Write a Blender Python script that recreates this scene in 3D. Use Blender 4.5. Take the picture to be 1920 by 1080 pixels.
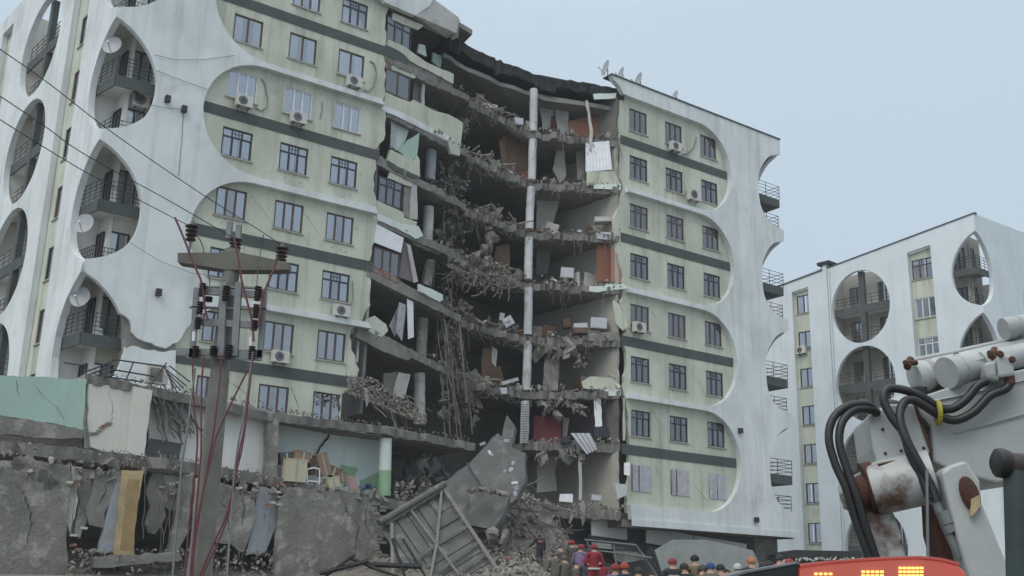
import bpy, bmesh, math, random
from mathutils import Vector, Matrix
from mathutils.geometry import tessellate_polygon
for o in list(bpy.data.objects): bpy.data.objects.remove(o)
SC = bpy.context.scene
COL = SC.collection
R = math.radians
rnd = random.Random(7)
U = rnd.uniform

# ------------------------------------------------------------------ camera, sky, sun, exposure
CZ = 2.0
FPX, PIT, ROL = 2023.3, R(15.723), R(1.4186)
cam = bpy.data.cameras.new('camera')
co = bpy.data.objects.new('camera', cam); COL.objects.link(co)
co.matrix_world = Matrix.Translation((0, 0, CZ)) @ Matrix.Rotation(R(90)+PIT, 4, 'X') @ Matrix.Rotation(ROL, 4, 'Z')
cam.sensor_width = 36; cam.lens = FPX/1920*36
cam.clip_start = .1; cam.clip_end = 3000
SC.camera = co
W = bpy.data.worlds.new('World'); SC.world = W; W.use_nodes = True
nt = W.node_tree; nt.nodes.clear()
out = nt.nodes.new('ShaderNodeOutputWorld')
bg1 = nt.nodes.new('ShaderNodeBackground'); bg2 = nt.nodes.new('ShaderNodeBackground')
sky = nt.nodes.new('ShaderNodeTexSky'); sky.sky_type = 'NISHITA'; sky.sun_disc = False
SUN_EL, SUN_AZ = R(50), R(215)          # azimuth measured clockwise from +y
sky.sun_elevation = SUN_EL; sky.sun_rotation = SUN_AZ
sky.dust_density = 4
bg1.inputs[1].default_value = .05
nt.links.new(sky.outputs[0], bg1.inputs[0])
# overcast deck: brighter towards the zenith, as a cloud layer is
tc = nt.nodes.new('ShaderNodeTexCoord'); sp = nt.nodes.new('ShaderNodeSeparateXYZ')
rp = nt.nodes.new('ShaderNodeValToRGB')
rp.color_ramp.elements[0].position = .0; rp.color_ramp.elements[0].color = (.45, .545, .635, 1)
rp.color_ramp.elements[1].position = 1.; rp.color_ramp.elements[1].color = (1.42, 1.50, 1.56, 1)
e = rp.color_ramp.elements.new(.5); e.color = (.515, .62, .72, 1)
nz = nt.nodes.new('ShaderNodeTexNoise'); nz.inputs['Scale'].default_value = 1.6; nz.inputs['Detail'].default_value = 4
mu = nt.nodes.new('ShaderNodeMath'); mu.operation = 'MULTIPLY_ADD'; mu.inputs[1].default_value = .10; mu.inputs[2].default_value = .95
mx = nt.nodes.new('ShaderNodeVectorMath'); mx.operation = 'SCALE'
L = nt.links.new
L(tc.outputs['Generated'], sp.inputs[0]); L(sp.outputs['Z'], rp.inputs[0])
L(tc.outputs['Generated'], nz.inputs['Vector']); L(nz.outputs['Fac'], mu.inputs[0])
L(rp.outputs[0], mx.inputs[0]); L(mu.outputs[0], mx.inputs['Scale']); L(mx.outputs[0], bg2.inputs[0])
bg2.inputs[1].default_value = 1.06
ad = nt.nodes.new('ShaderNodeAddShader')
L(bg1.outputs[0], ad.inputs[0]); L(bg2.outputs[0], ad.inputs[1]); L(ad.outputs[0], out.inputs[0])
bg1.inputs[1].default_value = .006
sl = bpy.data.lights.new('sun', 'SUN'); sl.energy = 1.5; sl.angle = R(40); sl.color = (1, .96, .90)
so = bpy.data.objects.new('sun', sl); COL.objects.link(so)
sd = Vector((math.sin(SUN_AZ)*math.cos(SUN_EL), math.cos(SUN_AZ)*math.cos(SUN_EL), math.sin(SUN_EL)))
so.rotation_euler = sd.to_track_quat('Z', 'Y').to_euler()
SC.view_settings.view_transform = 'Standard'; SC.view_settings.look = 'None'
SC.view_settings.exposure = 0; SC.view_settings.gamma = 1; SC.view_settings.use_curve_mapping = False
SC.render.engine = 'CYCLES'
SC.cycles.max_bounces = 6; SC.cycles.diffuse_bounces = 4; SC.cycles.transparent_max_bounces = 8
SC.cycles.use_denoising = True

# rainy air
hz = bpy.data.meshes.new('haze'); s_ = 420
hv = [(x, y, z) for z in (-1.2, 42) for x, y in ((-s_, -80), (s_, -80), (s_, s_), (-s_, s_))]
hz.from_pydata(hv, [], [(3, 2, 1, 0), (4, 5, 6, 7), (0, 1, 5, 4), (1, 2, 6, 5), (2, 3, 7, 6), (3, 0, 4, 7)])
ho = bpy.data.objects.new('haze', hz); COL.objects.link(ho); ho['kind'] = 'stuff'
hm = bpy.data.materials.new('haze'); hm.use_nodes = True; hm.node_tree.nodes.clear()
ho_ = hm.node_tree.nodes.new('ShaderNodeOutputMaterial'); pv = hm.node_tree.nodes.new('ShaderNodeVolumePrincipled')
pv.inputs['Color'].default_value = (.86, .90, .93, 1); pv.inputs['Density'].default_value = .0005
hm.node_tree.links.new(pv.outputs[0], ho_.inputs['Volume']); hz.materials.append(hm)
SC.cycles.volume_bounces = 1

# ------------------------------------------------------------------ geometry helpers
def ray(x, y):
    a = x-960; b = 540-y
    cr, sr = math.cos(ROL), math.sin(ROL)
    u = a*cr-b*sr; v = a*sr+b*cr
    c, s = math.cos(PIT), math.sin(PIT)
    return Vector((u/FPX, c-v/FPX*s, s+v/FPX*c))
C0 = Vector((0, 0, CZ))
def aty(x, y, Y):
    d = ray(x, y); return C0+d*(Y/d.y)
def atz(x, y, z):
    d = ray(x, y); return C0+d*((z-CZ)/d.z)

class Frame:
    """vertical building face: u to the right, v up, d outwards"""
    def __init__(s, o, yaw, slope=0., z0=0.):
        s.o = Vector((o[0], o[1], 0)); s.yaw = R(yaw); s.slope = slope; s.z0 = z0
        s.u = Vector((math.cos(s.yaw), math.sin(s.yaw), 0)); s.n = Vector((math.sin(s.yaw), -math.cos(s.yaw), 0))
    def P(s, u, v, d=0.):
        return s.o+s.u*u+s.n*d+Vector((0, 0, v+s.z0+s.slope*u))
    def on(s, x, y, d=0.):
        r = ray(x, y); t = ((s.o+s.n*d-C0).dot(s.n))/r.dot(s.n); P = C0+r*t
        u = (P-s.o).dot(s.u); return (u, P.z-s.z0-s.slope*u)
    def at(s, x, y, d=0.):
        u, v = s.on(x, y, d); return s.P(u, v, d)

def make_rocks():
    out = []
    for k in range(16):
        g = random.Random(100+k); bm = bmesh.new(); n = 9 if k < 11 else 6
        for i in range(n):
            if k < 11: p = Vector((g.gauss(0, 1), g.gauss(0, 1), g.gauss(0, 1))).normalized()*g.uniform(.38, .6)
            else: p = Vector((g.uniform(-.6, .6), g.uniform(-.6, .6), g.choice((-.2, .2))))
            bm.verts.new(p)
        bmesh.ops.convex_hull(bm, input=bm.verts[:])
        bm.verts.index_update(); used = [v for v in bm.verts if v.link_faces]; ix = {v: i for i, v in enumerate(used)}
        out.append(([v.co.copy() for v in used], [tuple(ix[v] for v in f.verts) for f in bm.faces])); bm.free()
    return out
ROCKS = make_rocks()

class MB:
    def __init__(s): s.v = []; s.f = []
    def add(s, vs, fs):
        k = len(s.v); s.v += [Vector(p) for p in vs]; s.f += [tuple(k+i for i in f) for f in fs]
    def hexa(s, p):      # 8 points: bottom ring 4, top ring 4
        s.add(p, [(3, 2, 1, 0), (4, 5, 6, 7), (0, 1, 5, 4), (1, 2, 6, 5), (2, 3, 7, 6), (3, 0, 4, 7)]); return s
    def box(s, F, u0, u1, v0, v1, d0, d1):
        P = F.P
        return s.hexa([P(u0, v0, d0), P(u1, v0, d0), P(u1, v0, d1), P(u0, v0, d1), P(u0, v1, d0), P(u1, v1, d0), P(u1, v1, d1), P(u0, v1, d1)])
    def obox(s, c, ax, ay, az, sx, sy, sz):
        c = Vector(c); ax = Vector(ax)*sx/2; ay = Vector(ay)*sy/2; az = Vector(az)*sz/2
        return s.hexa([c-ax-ay-az, c+ax-ay-az, c+ax+ay-az, c-ax+ay-az, c-ax-ay+az, c+ax-ay+az, c+ax+ay+az, c-ax+ay+az])
    def rbox(s, c, size, e=(0, 0, 0)):
        from mathutils import Euler
        m = Euler(e).to_matrix(); return s.obox(c, m.col[0], m.col[1], m.col[2], *size)
    def slab(s, front, back):
        """two matching loops of points -> closed solid"""
        n = len(front); tri = tessellate_polygon([[s._flat(p, front) for p in front]])
        k = len(s.v); s.v += [Vector(p) for p in front]+[Vector(p) for p in back]
        for t in tri:
            s.f.append(tuple(k+i for i in t)); s.f.append(tuple(k+n+i for i in reversed(t)))
        for i in range(n):
            j = (i+1) % n; s.f.append((k+i, k+j, k+n+j, k+n+i))
        return s
    def _flat(s, p, loop):
        if not hasattr(s, '_b') or s._bl is not loop:
            a = Vector(loop[0]); n = Vector((0, 0, 0))
            for i in range(len(loop)):
                p0 = Vector(loop[i]); p1 = Vector(loop[(i+1) % len(loop)])
                n += (p0-a).cross(p1-a)
            n.normalize(); t = n.orthogonal().normalized(); s._b = (a, t, n.cross(t)); s._bl = loop
        a, t, b = s._b; q = Vector(p)-a
        return Vector((q.dot(t), q.dot(b), 0))
    def prism(s, F, loop, d0, d1, holes=()):
        loops = [list(loop)]+[list(h) for h in holes]
        flat = [p for l in loops for p in l]; n = len(flat)
        tri = tessellate_polygon([[Vector((p[0], p[1], 0)) for p in l] for l in loops])
        k = len(s.v)
        s.v += [F.P(p[0], p[1], d1) for p in flat]+[F.P(p[0], p[1], d0) for p in flat]
        for t in tri:
            s.f.append(tuple(k+i for i in t)); s.f.append(tuple(k+n+i for i in reversed(t)))
        q = 0
        for l in loops:
            m = len(l)
            for i in range(m):
                j = (i+1) % m; s.f.append((k+q+i, k+q+j, k+n+q+j, k+n+q+i))
            q += m
        return s
    def tube(s, pts, r, n=6, r2=None, cap=True):
        pts = [Vector(p) for p in pts]; m = len(pts); k = len(s.v); prev = None
        for i, p in enumerate(pts):
            t = (pts[min(i+1, m-1)]-pts[max(i-1, 0)])
            if t.length < 1e-9: t = Vector((0, 0, 1))
            t.normalize()
            a = (prev-t*prev.dot(t)) if prev is not None else t.orthogonal()
            if a.length < 1e-6: a = t.orthogonal()
            a.normalize(); prev = a; b = t.cross(a)
            rr = r if r2 is None else r+(r2-r)*i/(m-1)
            for j in range(n):
                an = 2*math.pi*j/n; s.v.append(p+a*math.cos(an)*rr+b*math.sin(an)*rr)
        for i in range(m-1):
            for j in range(n):
                j2 = (j+1) % n
                s.f.append((k+i*n+j, k+i*n+j2, k+(i+1)*n+j2, k+(i+1)*n+j))
        if cap:
            s.f.append(tuple(k+j for j in reversed(range(n)))); s.f.append(tuple(k+(m-1)*n+j for j in range(n)))
        return s
    def lathe(s, base, prof, n=12, ax=(0, 0, 1)):
        ax = Vector(ax).normalized(); a = ax.orthogonal().normalized(); b = ax.cross(a); k = len(s.v); m = len(prof)
        for r, h in prof:
            for j in range(n):
                an = 2*math.pi*j/n; s.v.append(Vector(base)+ax*h+(a*math.cos(an)+b*math.sin(an))*r)
        for i in range(m-1):
            for j in range(n):
                j2 = (j+1) % n; s.f.append((k+i*n+j, k+i*n+j2, k+(i+1)*n+j2, k+(i+1)*n+j))
        s.f.append(tuple(k+j for j in reversed(range(n)))); s.f.append(tuple(k+(m-1)*n+j for j in range(n)))
        return s
    def rock(s, c, sz, g=None):
        g = g or rnd; c = Vector(c)
        from mathutils import Euler
        m = Euler((g.uniform(0, 6), g.uniform(0, 6), g.uniform(0, 6))).to_matrix()
        vs, fs = ROCKS[g.randrange(len(ROCKS))]
        s.add([c+m @ Vector((p.x*sz[0], p.y*sz[1], p.z*sz[2])) for p in vs], fs); return s
    def sheet(s, grid):
        k = len(s.v); m = len(grid); n = len(grid[0])
        for row in grid: s.v += [Vector(p) for p in row]
        for i in range(m-1):
            for j in range(n-1):
                s.f.append((k+i*n+j, k+i*n+j+1, k+(i+1)*n+j+1, k+(i+1)*n+j))
        return s
    def mesh(s, name, mat, off=Vector((0, 0, 0)), smooth=False):
        me = bpy.data.meshes.new(name)
        me.from_pydata([tuple(p-off) for p in s.v], [], s.f)
        bm = bmesh.new(); bm.from_mesh(me); bmesh.ops.recalc_face_normals(bm, faces=bm.faces); bm.to_mesh(me); bm.free()
        if mat: me.materials.append(mat)
        if smooth:
            me.polygons.foreach_set('use_smooth', [True]*len(me.polygons))
            me.set_sharp_from_angle(angle=R(40))
        return me
    def build(s, name, mat, parent=None, smooth=False, label=None, kind=None):
        off = Vector((0, 0, 0)); q = parent
        while q is not None: off += q.location; q = q.parent
        o = bpy.data.objects.new(name, s.mesh(name, mat, off, smooth)); COL.objects.link(o)
        if parent is not None: o.parent = parent
        if label: o['label'] = label
        if kind: o['kind'] = kind
        return o
def tag(o, label, cat, group=None):
    o['label'] = label; o['category'] = cat
    if group: o['group'] = group
    return o
def thing(name, label, cat, loc=(0, 0, 0), group=None, yaw=0):
    o = bpy.data.objects.new(name, None); o.empty_display_size = .3; COL.objects.link(o); o.location = loc
    o.rotation_euler = (0, 0, yaw)
    return tag(o, label, cat, group)
def solo(mb, name, mat, label, cat, group=None, smooth=False):
    """a thing that is one mesh, its origin at its base"""
    n = len(mb.v); c = sum(mb.v, Vector())/n; c.z = min(p.z for p in mb.v)
    o = bpy.data.objects.new(name, mb.mesh(name, mat, c, smooth)); COL.objects.link(o); o.location = c
    return tag(o, label, cat, group)
def link(name, me, parent, loc=(0, 0, 0), yaw=0):
    o = bpy.data.objects.new(name, me); COL.objects.link(o); o.parent = parent; o.location = loc; o.rotation_euler = (0, 0, yaw); return o
def stuff(mb, name, mat, parent=None, smooth=False):
    return mb.build(name, mat, parent, smooth, kind='stuff')
def jag(pts, step=.25, amp=.08, closed=False, g=rnd):
    out = []
    m = len(pts)
    for i in range(m if closed else m-1):
        a = pts[i]; b = pts[(i+1) % m]; ln = math.dist(a, b); k = max(1, int(ln/step))
        for j in range(k):
            t = j/k; q = [a[c]+(b[c]-a[c])*t for c in range(len(a))]
            if j: q = [c+g.uniform(-amp, amp) for c in q]
            out.append(tuple(q))
    if not closed: out.append(tuple(pts[-1]))
    return out
def arc(cx, cy, rx, ry, a0, a1, n=16):
    return [(cx+rx*math.cos(R(a0+(a1-a0)*i/n)), cy+ry*math.sin(R(a0+(a1-a0)*i/n))) for i in range(n+1)]

# ------------------------------------------------------------------ materials
def mat(name, col, rough=.85, var=.25, scale=1.5, streak=0., bump=.15, bscale=12, metal=0., col2=None, fac2=.5, scale2=.7, coat=0., detail=6, world=True, fine=0.):
    m = bpy.data.materials.new(name); m.use_nodes = True; t = m.node_tree; N = t.nodes; b = N['Principled BSDF']
    l = t.links.new
    src = N.new('ShaderNodeNewGeometry').outputs['Position'] if world else N.new('ShaderNodeTexCoord').outputs['Object']
    def noise(sc, sq=None, det=detail):
        n = N.new('ShaderNodeTexNoise'); n.inputs['Scale'].default_value = sc; n.inputs['Detail'].default_value = det; n.inputs['Roughness'].default_value = .62
        if sq:
            mp = N.new('ShaderNodeMapping'); mp.inputs['Scale'].default_value = sq; l(src, mp.inputs['Vector']); l(mp.outputs[0], n.inputs['Vector'])
        else: l(src, n.inputs['Vector'])
        return n.outputs['Fac']
    def ramp(f, p0, p1, c0, c1):
        r = N.new('ShaderNodeValToRGB'); r.color_ramp.elements[0].position = p0; r.color_ramp.elements[1].position = p1
        r.color_ramp.elements[0].color = (*c0, 1); r.color_ramp.elements[1].color = (*c1, 1); l(f, r.inputs[0]); return r.outputs[0]
    def mul(a, b_, f=1.):
        x = N.new('ShaderNodeMix'); x.data_type = 'RGBA'; x.blend_type = 'MULTIPLY'; x.inputs['Factor'].default_value = f
        l(a, x.inputs[6]); l(b_, x.inputs[7]); return x.outputs[2]
    d = tuple(c*(1-var) for c in col)
    c = ramp(noise(scale), .3, .7, d, tuple(col))
    if col2:
        f = noise(scale2, det=8)
        r = N.new('ShaderNodeMapRange'); r.inputs[1].default_value = fac2-.06; r.inputs[2].default_value = fac2+.06; l(f, r.inputs[0])
        x = N.new('ShaderNodeMix'); x.data_type = 'RGBA'; l(r.outputs[0], x.inputs['Factor']); l(c, x.inputs[6]); x.inputs[7].default_value = (*col2, 1); c = x.outputs[2]
    if streak:
        s1 = noise(1., (2.2, 2.2, .13)); s2 = noise(1., (.5, .5, .35))
        c = mul(c, ramp(s1, .30, .50, (1-streak,)*3, (1, 1, 1))); c = mul(c, ramp(s2, .34, .6, (1-streak*.9, 1-streak*.85, 1-streak*.9), (1, 1, 1)))
    if fine:
        c = mul(c, ramp(noise(26., det=3), .35, .65, (1-fine,)*3, (1, 1, 1)))
    l(c, b.inputs['Base Color'])
    b.inputs['Roughness'].default_value = rough; b.inputs['Metallic'].default_value = metal
    if coat: b.inputs['Coat Weight'].default_value = coat
    if bump:
        bp = N.new('ShaderNodeBump'); bp.inputs['Strength'].default_value = bump; bp.inputs['Distance'].default_value = .05
        l(noise(bscale), bp.inputs['Height']); l(bp.outputs[0], b.inputs['Normal'])
    return m
M = {}
M['white'] = mat('white_render', (.72, .755, .755), var=.08, scale=.5, streak=.2, bump=.1, col2=(.56, .56, .53), fac2=.68, scale2=.45)
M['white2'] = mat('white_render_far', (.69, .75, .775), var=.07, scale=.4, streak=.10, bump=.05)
M['green'] = mat('pale_green_render', (.585, .605, .50), var=.09, scale=.8, streak=.27, bump=.12, col2=(.46, .46, .36), fac2=.68, scale2=.7)
M['mint'] = mat('mint_render', (.39, .53, .46), var=.1, scale=.9, streak=.1, bump=.1, col2=(.52, .56, .5), fac2=.7, scale2=.8)
M['mintpale'] = mat('pale_mint_paint', (.66, .73, .69), var=.08, scale=.7, streak=.06, bump=.06)
M['dado'] = mat('green_dado_paint', (.28, .45, .27), var=.1, scale=.9, bump=.06)
M['band'] = mat('dark_band_paint', (.085, .098, .094), var=.25, scale=1.2, streak=.15, bump=.08)
M['conc'] = mat('bare_concrete', (.30, .288, .262), var=.4, scale=1.1, streak=.1, bump=.5, bscale=7, col2=(.33, .32, .30), fac2=.6, scale2=1.4, fine=.25)
M['concd'] = mat('dusty_concrete', (.22, .205, .18), var=.4, scale=1.6, bump=.6, bscale=9, col2=(.24, .23, .21), fac2=.62, scale2=2.2, fine=.3)
M['plaster'] = mat('grey_plaster', (.30, .288, .255), var=.35, scale=1.3, streak=.2, bump=.9, bscale=8, col2=(.42, .40, .355), fac2=.57, scale2=1.6, fine=.32)
M['plasterl'] = mat('light_plaster', (.52, .51, .48), var=.25, scale=1.1, bump=.3, bscale=6, col2=(.33, .32, .3), fac2=.6, scale2=1.5)
M['slabin'] = mat('dusty_slab', (.28, .27, .25), var=.3, scale=1.1, bump=.5, bscale=8, col2=(.24, .225, .2), fac2=.6, scale2=1.6, fine=.2)
M['slabd'] = mat('dark_grey_slab', (.125, .125, .12), var=.3, scale=1.1, bump=.4, bscale=6, col2=(.17, .168, .16), fac2=.6, scale2=1.2, fine=.2)  # darker grey for fallen slabs and wall fragments
M['balw'] = mat('balcony_render', (.82, .81, .76), var=.1, scale=.8, streak=.1, bump=.1)
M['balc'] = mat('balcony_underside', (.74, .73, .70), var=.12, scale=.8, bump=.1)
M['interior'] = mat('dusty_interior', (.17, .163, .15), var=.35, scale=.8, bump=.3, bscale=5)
M['ceil'] = mat('grey_ceiling', (.28, .275, .255), var=.3, scale=.7, bump=.2, bscale=4)  # plain grey for ceilings and some balcony slabs
M['beige'] = mat('beige_wall', (.46, .445, .39), var=.2, scale=.9, bump=.2, bscale=4, streak=.1)
M['lilac'] = mat('dusty_lilac_wall', (.19, .16, .165), var=.3, scale=.9, bump=.2, bscale=4)
M['crimson'] = mat('crimson_wall', (.17, .035, .042), var=.25, scale=1., bump=.15)
M['salmon'] = mat('salmon_wall', (.38, .19, .15), var=.2, scale=1., bump=.15)
M['wood'] = mat('brown_wood', (.15, .085, .05), var=.35, scale=2.5, streak=.2, bump=.1, rough=.6)
M['woodred'] = mat('red_brown_wood', (.22, .075, .035), var=.2, scale=2., bump=.05, rough=.55)
M['rust'] = mat('rust', (.10, .04, .025), var=.5, scale=6, bump=.4, bscale=20)
M['roofd'] = mat('dark_roof_felt', (.032, .033, .035), var=.5, scale=2., bump=.5, bscale=8)
M['brick'] = mat('broken_brick', (.26, .12, .085), var=.5, scale=4., bump=.5, bscale=16, col2=(.25, .23, .2), fac2=.5, scale2=3.)
M['rubble'] = mat('rubble', (.345, .318, .275), var=.4, scale=2.5, bump=.4, bscale=14, col2=(.34, .325, .30), fac2=.6, scale2=3., fine=.25)
M['rubbled'] = mat('dark_rubble', (.205, .187, .16), var=.45, scale=2.5, bump=.4, bscale=14, col2=(.2, .17, .14), fac2=.6, scale2=3., fine=.25)
M['wire'] = mat('dusty_rebar', (.17, .162, .15), var=.4, scale=3., bump=0, rough=.9)
M['rail'] = mat('dark_railing_steel', (.035, .037, .042), var=.3, scale=3., bump=0, rough=.6)
M['railw'] = mat('pale_railing_steel', (.42, .43, .44), var=.3, scale=3., bump=0, rough=.6)
M['brown'] = mat('brown_window_frame', (.10, .06, .052), var=.2, scale=3., bump=0, rough=.5)
M['navy'] = mat('dark_window_frame', (.022, .028, .04), var=.2, scale=3., bump=0, rough=.45)
M['pvc'] = mat('white_window_frame', (.66, .68, .70), var=.08, scale=3., bump=0, rough=.4)
M['sill'] = mat('sill_stone', (.40, .39, .33), var=.25, scale=4., bump=.1)
M['cloth'] = mat('white_cloth', (.54, .55, .58), var=.2, scale=5, bump=.05, rough=.95)
M['curt'] = mat('net_curtain', (.86, .87, .90), var=.15, scale=3., bump=0, rough=.95)
M['curtd'] = mat('grey_curtain', (.50, .50, .54), var=.3, scale=3., bump=0, rough=.95)
M['ac'] = mat('cream_metal', (.58, .57, .52), var=.12, scale=3., bump=.03, rough=.45)
M['acd'] = mat('black_grille', (.03, .03, .033), var=.3, scale=8., bump=0, rough=.6)
M['dish'] = mat('dish_grey', (.36, .375, .39), var=.12, scale=3., bump=0, rough=.5)
M['steel'] = mat('galvanised_steel', (.21, .22, .225), var=.3, scale=4., bump=.1, rough=.5, metal=.3)
M['pole'] = mat('pole_concrete', (.27, .26, .232), var=.25, scale=2., streak=.25, bump=.25, bscale=18, fine=.2)
M['insul'] = mat('brown_porcelain', (.045, .028, .025), var=.3, scale=5., bump=0, rough=.3)
M['redc'] = mat('red_cable', (.13, .034, .042), var=.3, scale=5., bump=0, rough=.5)
M['black'] = mat('black_rubber', (.018, .018, .019), var=.4, scale=6., bump=.05, rough=.45)
M['roofsheet'] = mat('fallen_roof_sheet', (.105, .105, .096), var=.35, scale=1.6, bump=.15, rough=.6, col2=(.19, .185, .17), fac2=.6, scale2=1.5)
M['lattice'] = mat('roof_lattice_steel', (.17, .165, .145), var=.3, scale=3., bump=.1, rough=.7)
M['yellow'] = mat('ochre_paint', (.50, .385, .22), var=.3, scale=1.6, bump=.3, col2=(.58, .42, .2), fac2=.6, scale2=3., streak=.1)
M['bluewall'] = mat('pale_blue_render', (.33, .36, .395), var=.25, scale=1.6, bump=.4, col2=(.25, .24, .225), fac2=.55, scale2=1.6)
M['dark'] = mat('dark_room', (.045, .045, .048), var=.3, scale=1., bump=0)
M['sheetm'] = mat('dark_metal_sheet', (.075, .083, .09), var=.25, scale=2., bump=.05, rough=.5)
M['ground'] = mat('muddy_ground', (.20, .185, .165), var=.4, scale=.8, bump=.5, bscale=4, col2=(.19, .18, .16), fac2=.6, scale2=1.2, fine=.2)
def boom_mat():
    m = mat('worn_white_machine_paint', (.44, .46, .455), rough=.42, var=.16, scale=2.2, streak=.14, bump=.06, bscale=14, world=True, fine=.06, col2=(.11, .06, .04), fac2=.69, scale2=3.4)
    return m
M['boom'] = boom_mat()
M['boomr'] = mat('rusty_white_machine_paint', (.42, .43, .42), rough=.45, var=.2, scale=3., bump=.1, col2=(.10, .055, .04), fac2=.56, scale2=2.4)
def glass(name, a=.55):
    m = bpy.data.materials.new(name); m.use_nodes = True; N = m.node_tree.nodes; l = m.node_tree.links.new
    N.remove(N['Principled BSDF']); o = N['Material Output']
    g = N.new('ShaderNodeBsdfGlossy'); g.inputs['Roughness'].default_value = .04; g.inputs['Color'].default_value = (.9, .92, .95, 1)
    t = N.new('ShaderNodeBsdfTransparent'); t.inputs['Color'].default_value = (.92, .94, .97, 1)
    f = N.new('ShaderNodeFresnel'); f.inputs[0].default_value = 1.6
    ma = N.new('ShaderNodeMath'); ma.operation = 'MULTIPLY_ADD'; ma.inputs[1].default_value = 1.1; ma.inputs[2].default_value = .16
    x = N.new('ShaderNodeMixShader'); l(f.outputs[0], ma.inputs[0]); l(ma.outputs[0], x.inputs[0]); l(t.outputs[0], x.inputs[1]); l(g.outputs[0], x.inputs[2]); l(x.outputs[0], o.inputs[0])
    return m
M['glass'] = glass('window_glass')
def emis(name, c, s):
    m = bpy.data.materials.new(name); m.use_nodes = True; b = m.node_tree.nodes['Principled BSDF']
    b.inputs['Base Color'].default_value = (*c, 1); b.inputs['Emission Color'].default_value = (*c, 1); b.inputs['Emission Strength'].default_value = s; return m
def plain(name, c, rough=.8):
    return mat(name, c, rough=rough, var=.25, scale=6., bump=0)
# ------------------------------------------------------------------ ground
FL = Frame((0, 57.27), 35.85); FR = Frame((0, 53.72), 36.10); FB = Frame((0, 110.83), -49.52)
LC = FL.P(-22.65, 0, .3)
FS = Frame(LC, -48.5)                       # left flank of the block, u < 0 goes away from the corner
A0 = FL.P(-8.8, 0, 0); B0 = FR.P(7.5, 0, 0)
BL = Frame(A0, 46)                          # sagging bay left of the gap
E0 = BL.P(6.4, 0, 0); Cc = Vector((.92, 58., 0))
def hnoise(x, y, s):
    from mathutils import noise
    return noise.noise(Vector((x*s, y*s, 3.1)))
def gz(x, y):
    t = max(0, min(1, (y-10)/30)); b = 2.2*t*t*(3-2*t)
    return b+.06*hnoise(x, y, .5)
g = MB(); grid = []
ys = [-60, -30, -10, 0, 6, 12]+[16+i*1.2 for i in range(36)]+[64, 75, 95, 130, 200, 400, 900, 2000]
xs = [-2000, -700, -250, -100, -60, -40]+[-30+1.6*i for i in range(42)]+[45, 60, 100, 250, 700, 2000]
for y in ys: grid.append([(x, y, gz(x, y) if -70 < x < 110 else 2*max(0, min(1, (y-16)/28))) for x in xs])
g.sheet(grid).build('ground', M['ground'], smooth=True, kind='structure')

# ------------------------------------------------------------------ windows (shared meshes)
WM = {}
def wmesh(kind, w, h, fm):
    key = (kind, round(w, 2), round(h, 2), fm)
    if key in WM: return WM[key]
    F0 = Frame((0, 0), 0); t = .065; f = MB(); panes = []
    f.box(F0, -w/2, w/2, -h/2, -h/2+t, -.12, -.04); f.box(F0, -w/2, w/2, h/2-t, h/2, -.12, -.04)
    f.box(F0, -w/2, -w/2+t, -h/2+t, h/2-t, -.12, -.04); f.box(F0, w/2-t, w/2, -h/2+t, h/2-t, -.12, -.04)
    n = 2 if kind == 'two' else 3
    top = h/2-t
    if kind == 'transom':
        tr = h/2-h*.30; f.box(F0, -w/2+t, w/2-t, tr-.035, tr+.035, -.115, -.045); top = tr-.035
        for i in (1, 2):
            x = -w/2+w*i/3; f.box(F0, x-.03, x+.03, tr+.035, h/2-t, -.115, -.045)
        for k in (-1, 1):
            f.box(F0, k*w/18-.014, k*w/18+.014, tr+.035, h/2-t, -.09, -.06)
        f.box(F0, -w/6+.03, w/6-.03, (tr+h/2)/2-.014, (tr+h/2)/2+.014, -.088, -.062)
        p = MB(); p.box(F0, -w/2+t, w/2-t, tr+.035, h/2-t, -.082, -.076); panes.append(((0, 0, 0), p.mesh('pane', M['glass'])))
    pw = (w-2*t)/n
    for i in range(1, n):
        x = -w/2+t+pw*i; f.box(F0, x-.045, x+.045, -h/2+t, top, -.115, -.045)
    p = MB(); p.box(F0, -pw/2+.04, pw/2-.04, -h/2+t, top, -.082, -.076); pm = p.mesh('pane', M['glass'])
    for i in range(n): panes.append(((-w/2+t+pw*(i+.5), 0, 0), pm))
    s = MB(); s.box(F0, -w/2-.08, w/2+.08, -h/2-.07, -h/2-.003, -.1, .07)
    r = WM[key] = (f.mesh('window', M[fm]), panes, s.mesh('sill', M['sill']))
    return r
def curtain_mesh(w, h, seed, gap=.0, m='curt'):
    g_ = random.Random(seed); F0 = Frame((0, 0), 0); c = MB(); n = 26; segs = [(-w/2, w/2)]
    if gap: x = g_.uniform(-.25, .25)*w; segs = [(-w/2, x-gap/2), (x+gap/2, w/2)]
    ph = g_.uniform(0, 6)
    for a, b in segs:
        if b-a < .1: continue
        rows = []
        for i in range(4):
            v = -h/2+h*i/3
            rows.append([F0.P(a+(b-a)*j/n, v, -.145+.018*math.sin(ph+j*1.5+.3*i)+.008*math.sin(j*3.3+ph)) for j in range(n+1)])
        c.sheet(rows)
    return c.mesh('curtain', M[m], smooth=True)
CURT = {}
def curtain_for(w, h, k, m='curt'):
    key = (round(w, 2), round(h, 2), k, m)
    if key not in CURT: CURT[key] = curtain_mesh(w, h, k*7+3, (.05, .3, .55, .16)[k % 4], m)
    return CURT[key]
def window(root, F, u, v, kind, fm, w=1.5, h=1.43, d=0., cm='curt', label=None, k=None, sill=True):
    f, panes, s = wmesh(kind, w, h, fm)
    o = link('window', f, root, F.P(u, v, d)-root.location, F.yaw)
    for loc, pm in panes: link('pane', pm, o, loc)
    if sill: link('sill', s, o)
    link('curtain', curtain_for(w-.05, h-.04, rnd.randrange(4) if k is None else k, cm), o)
    if label: o['label'] = label
    return o
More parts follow.
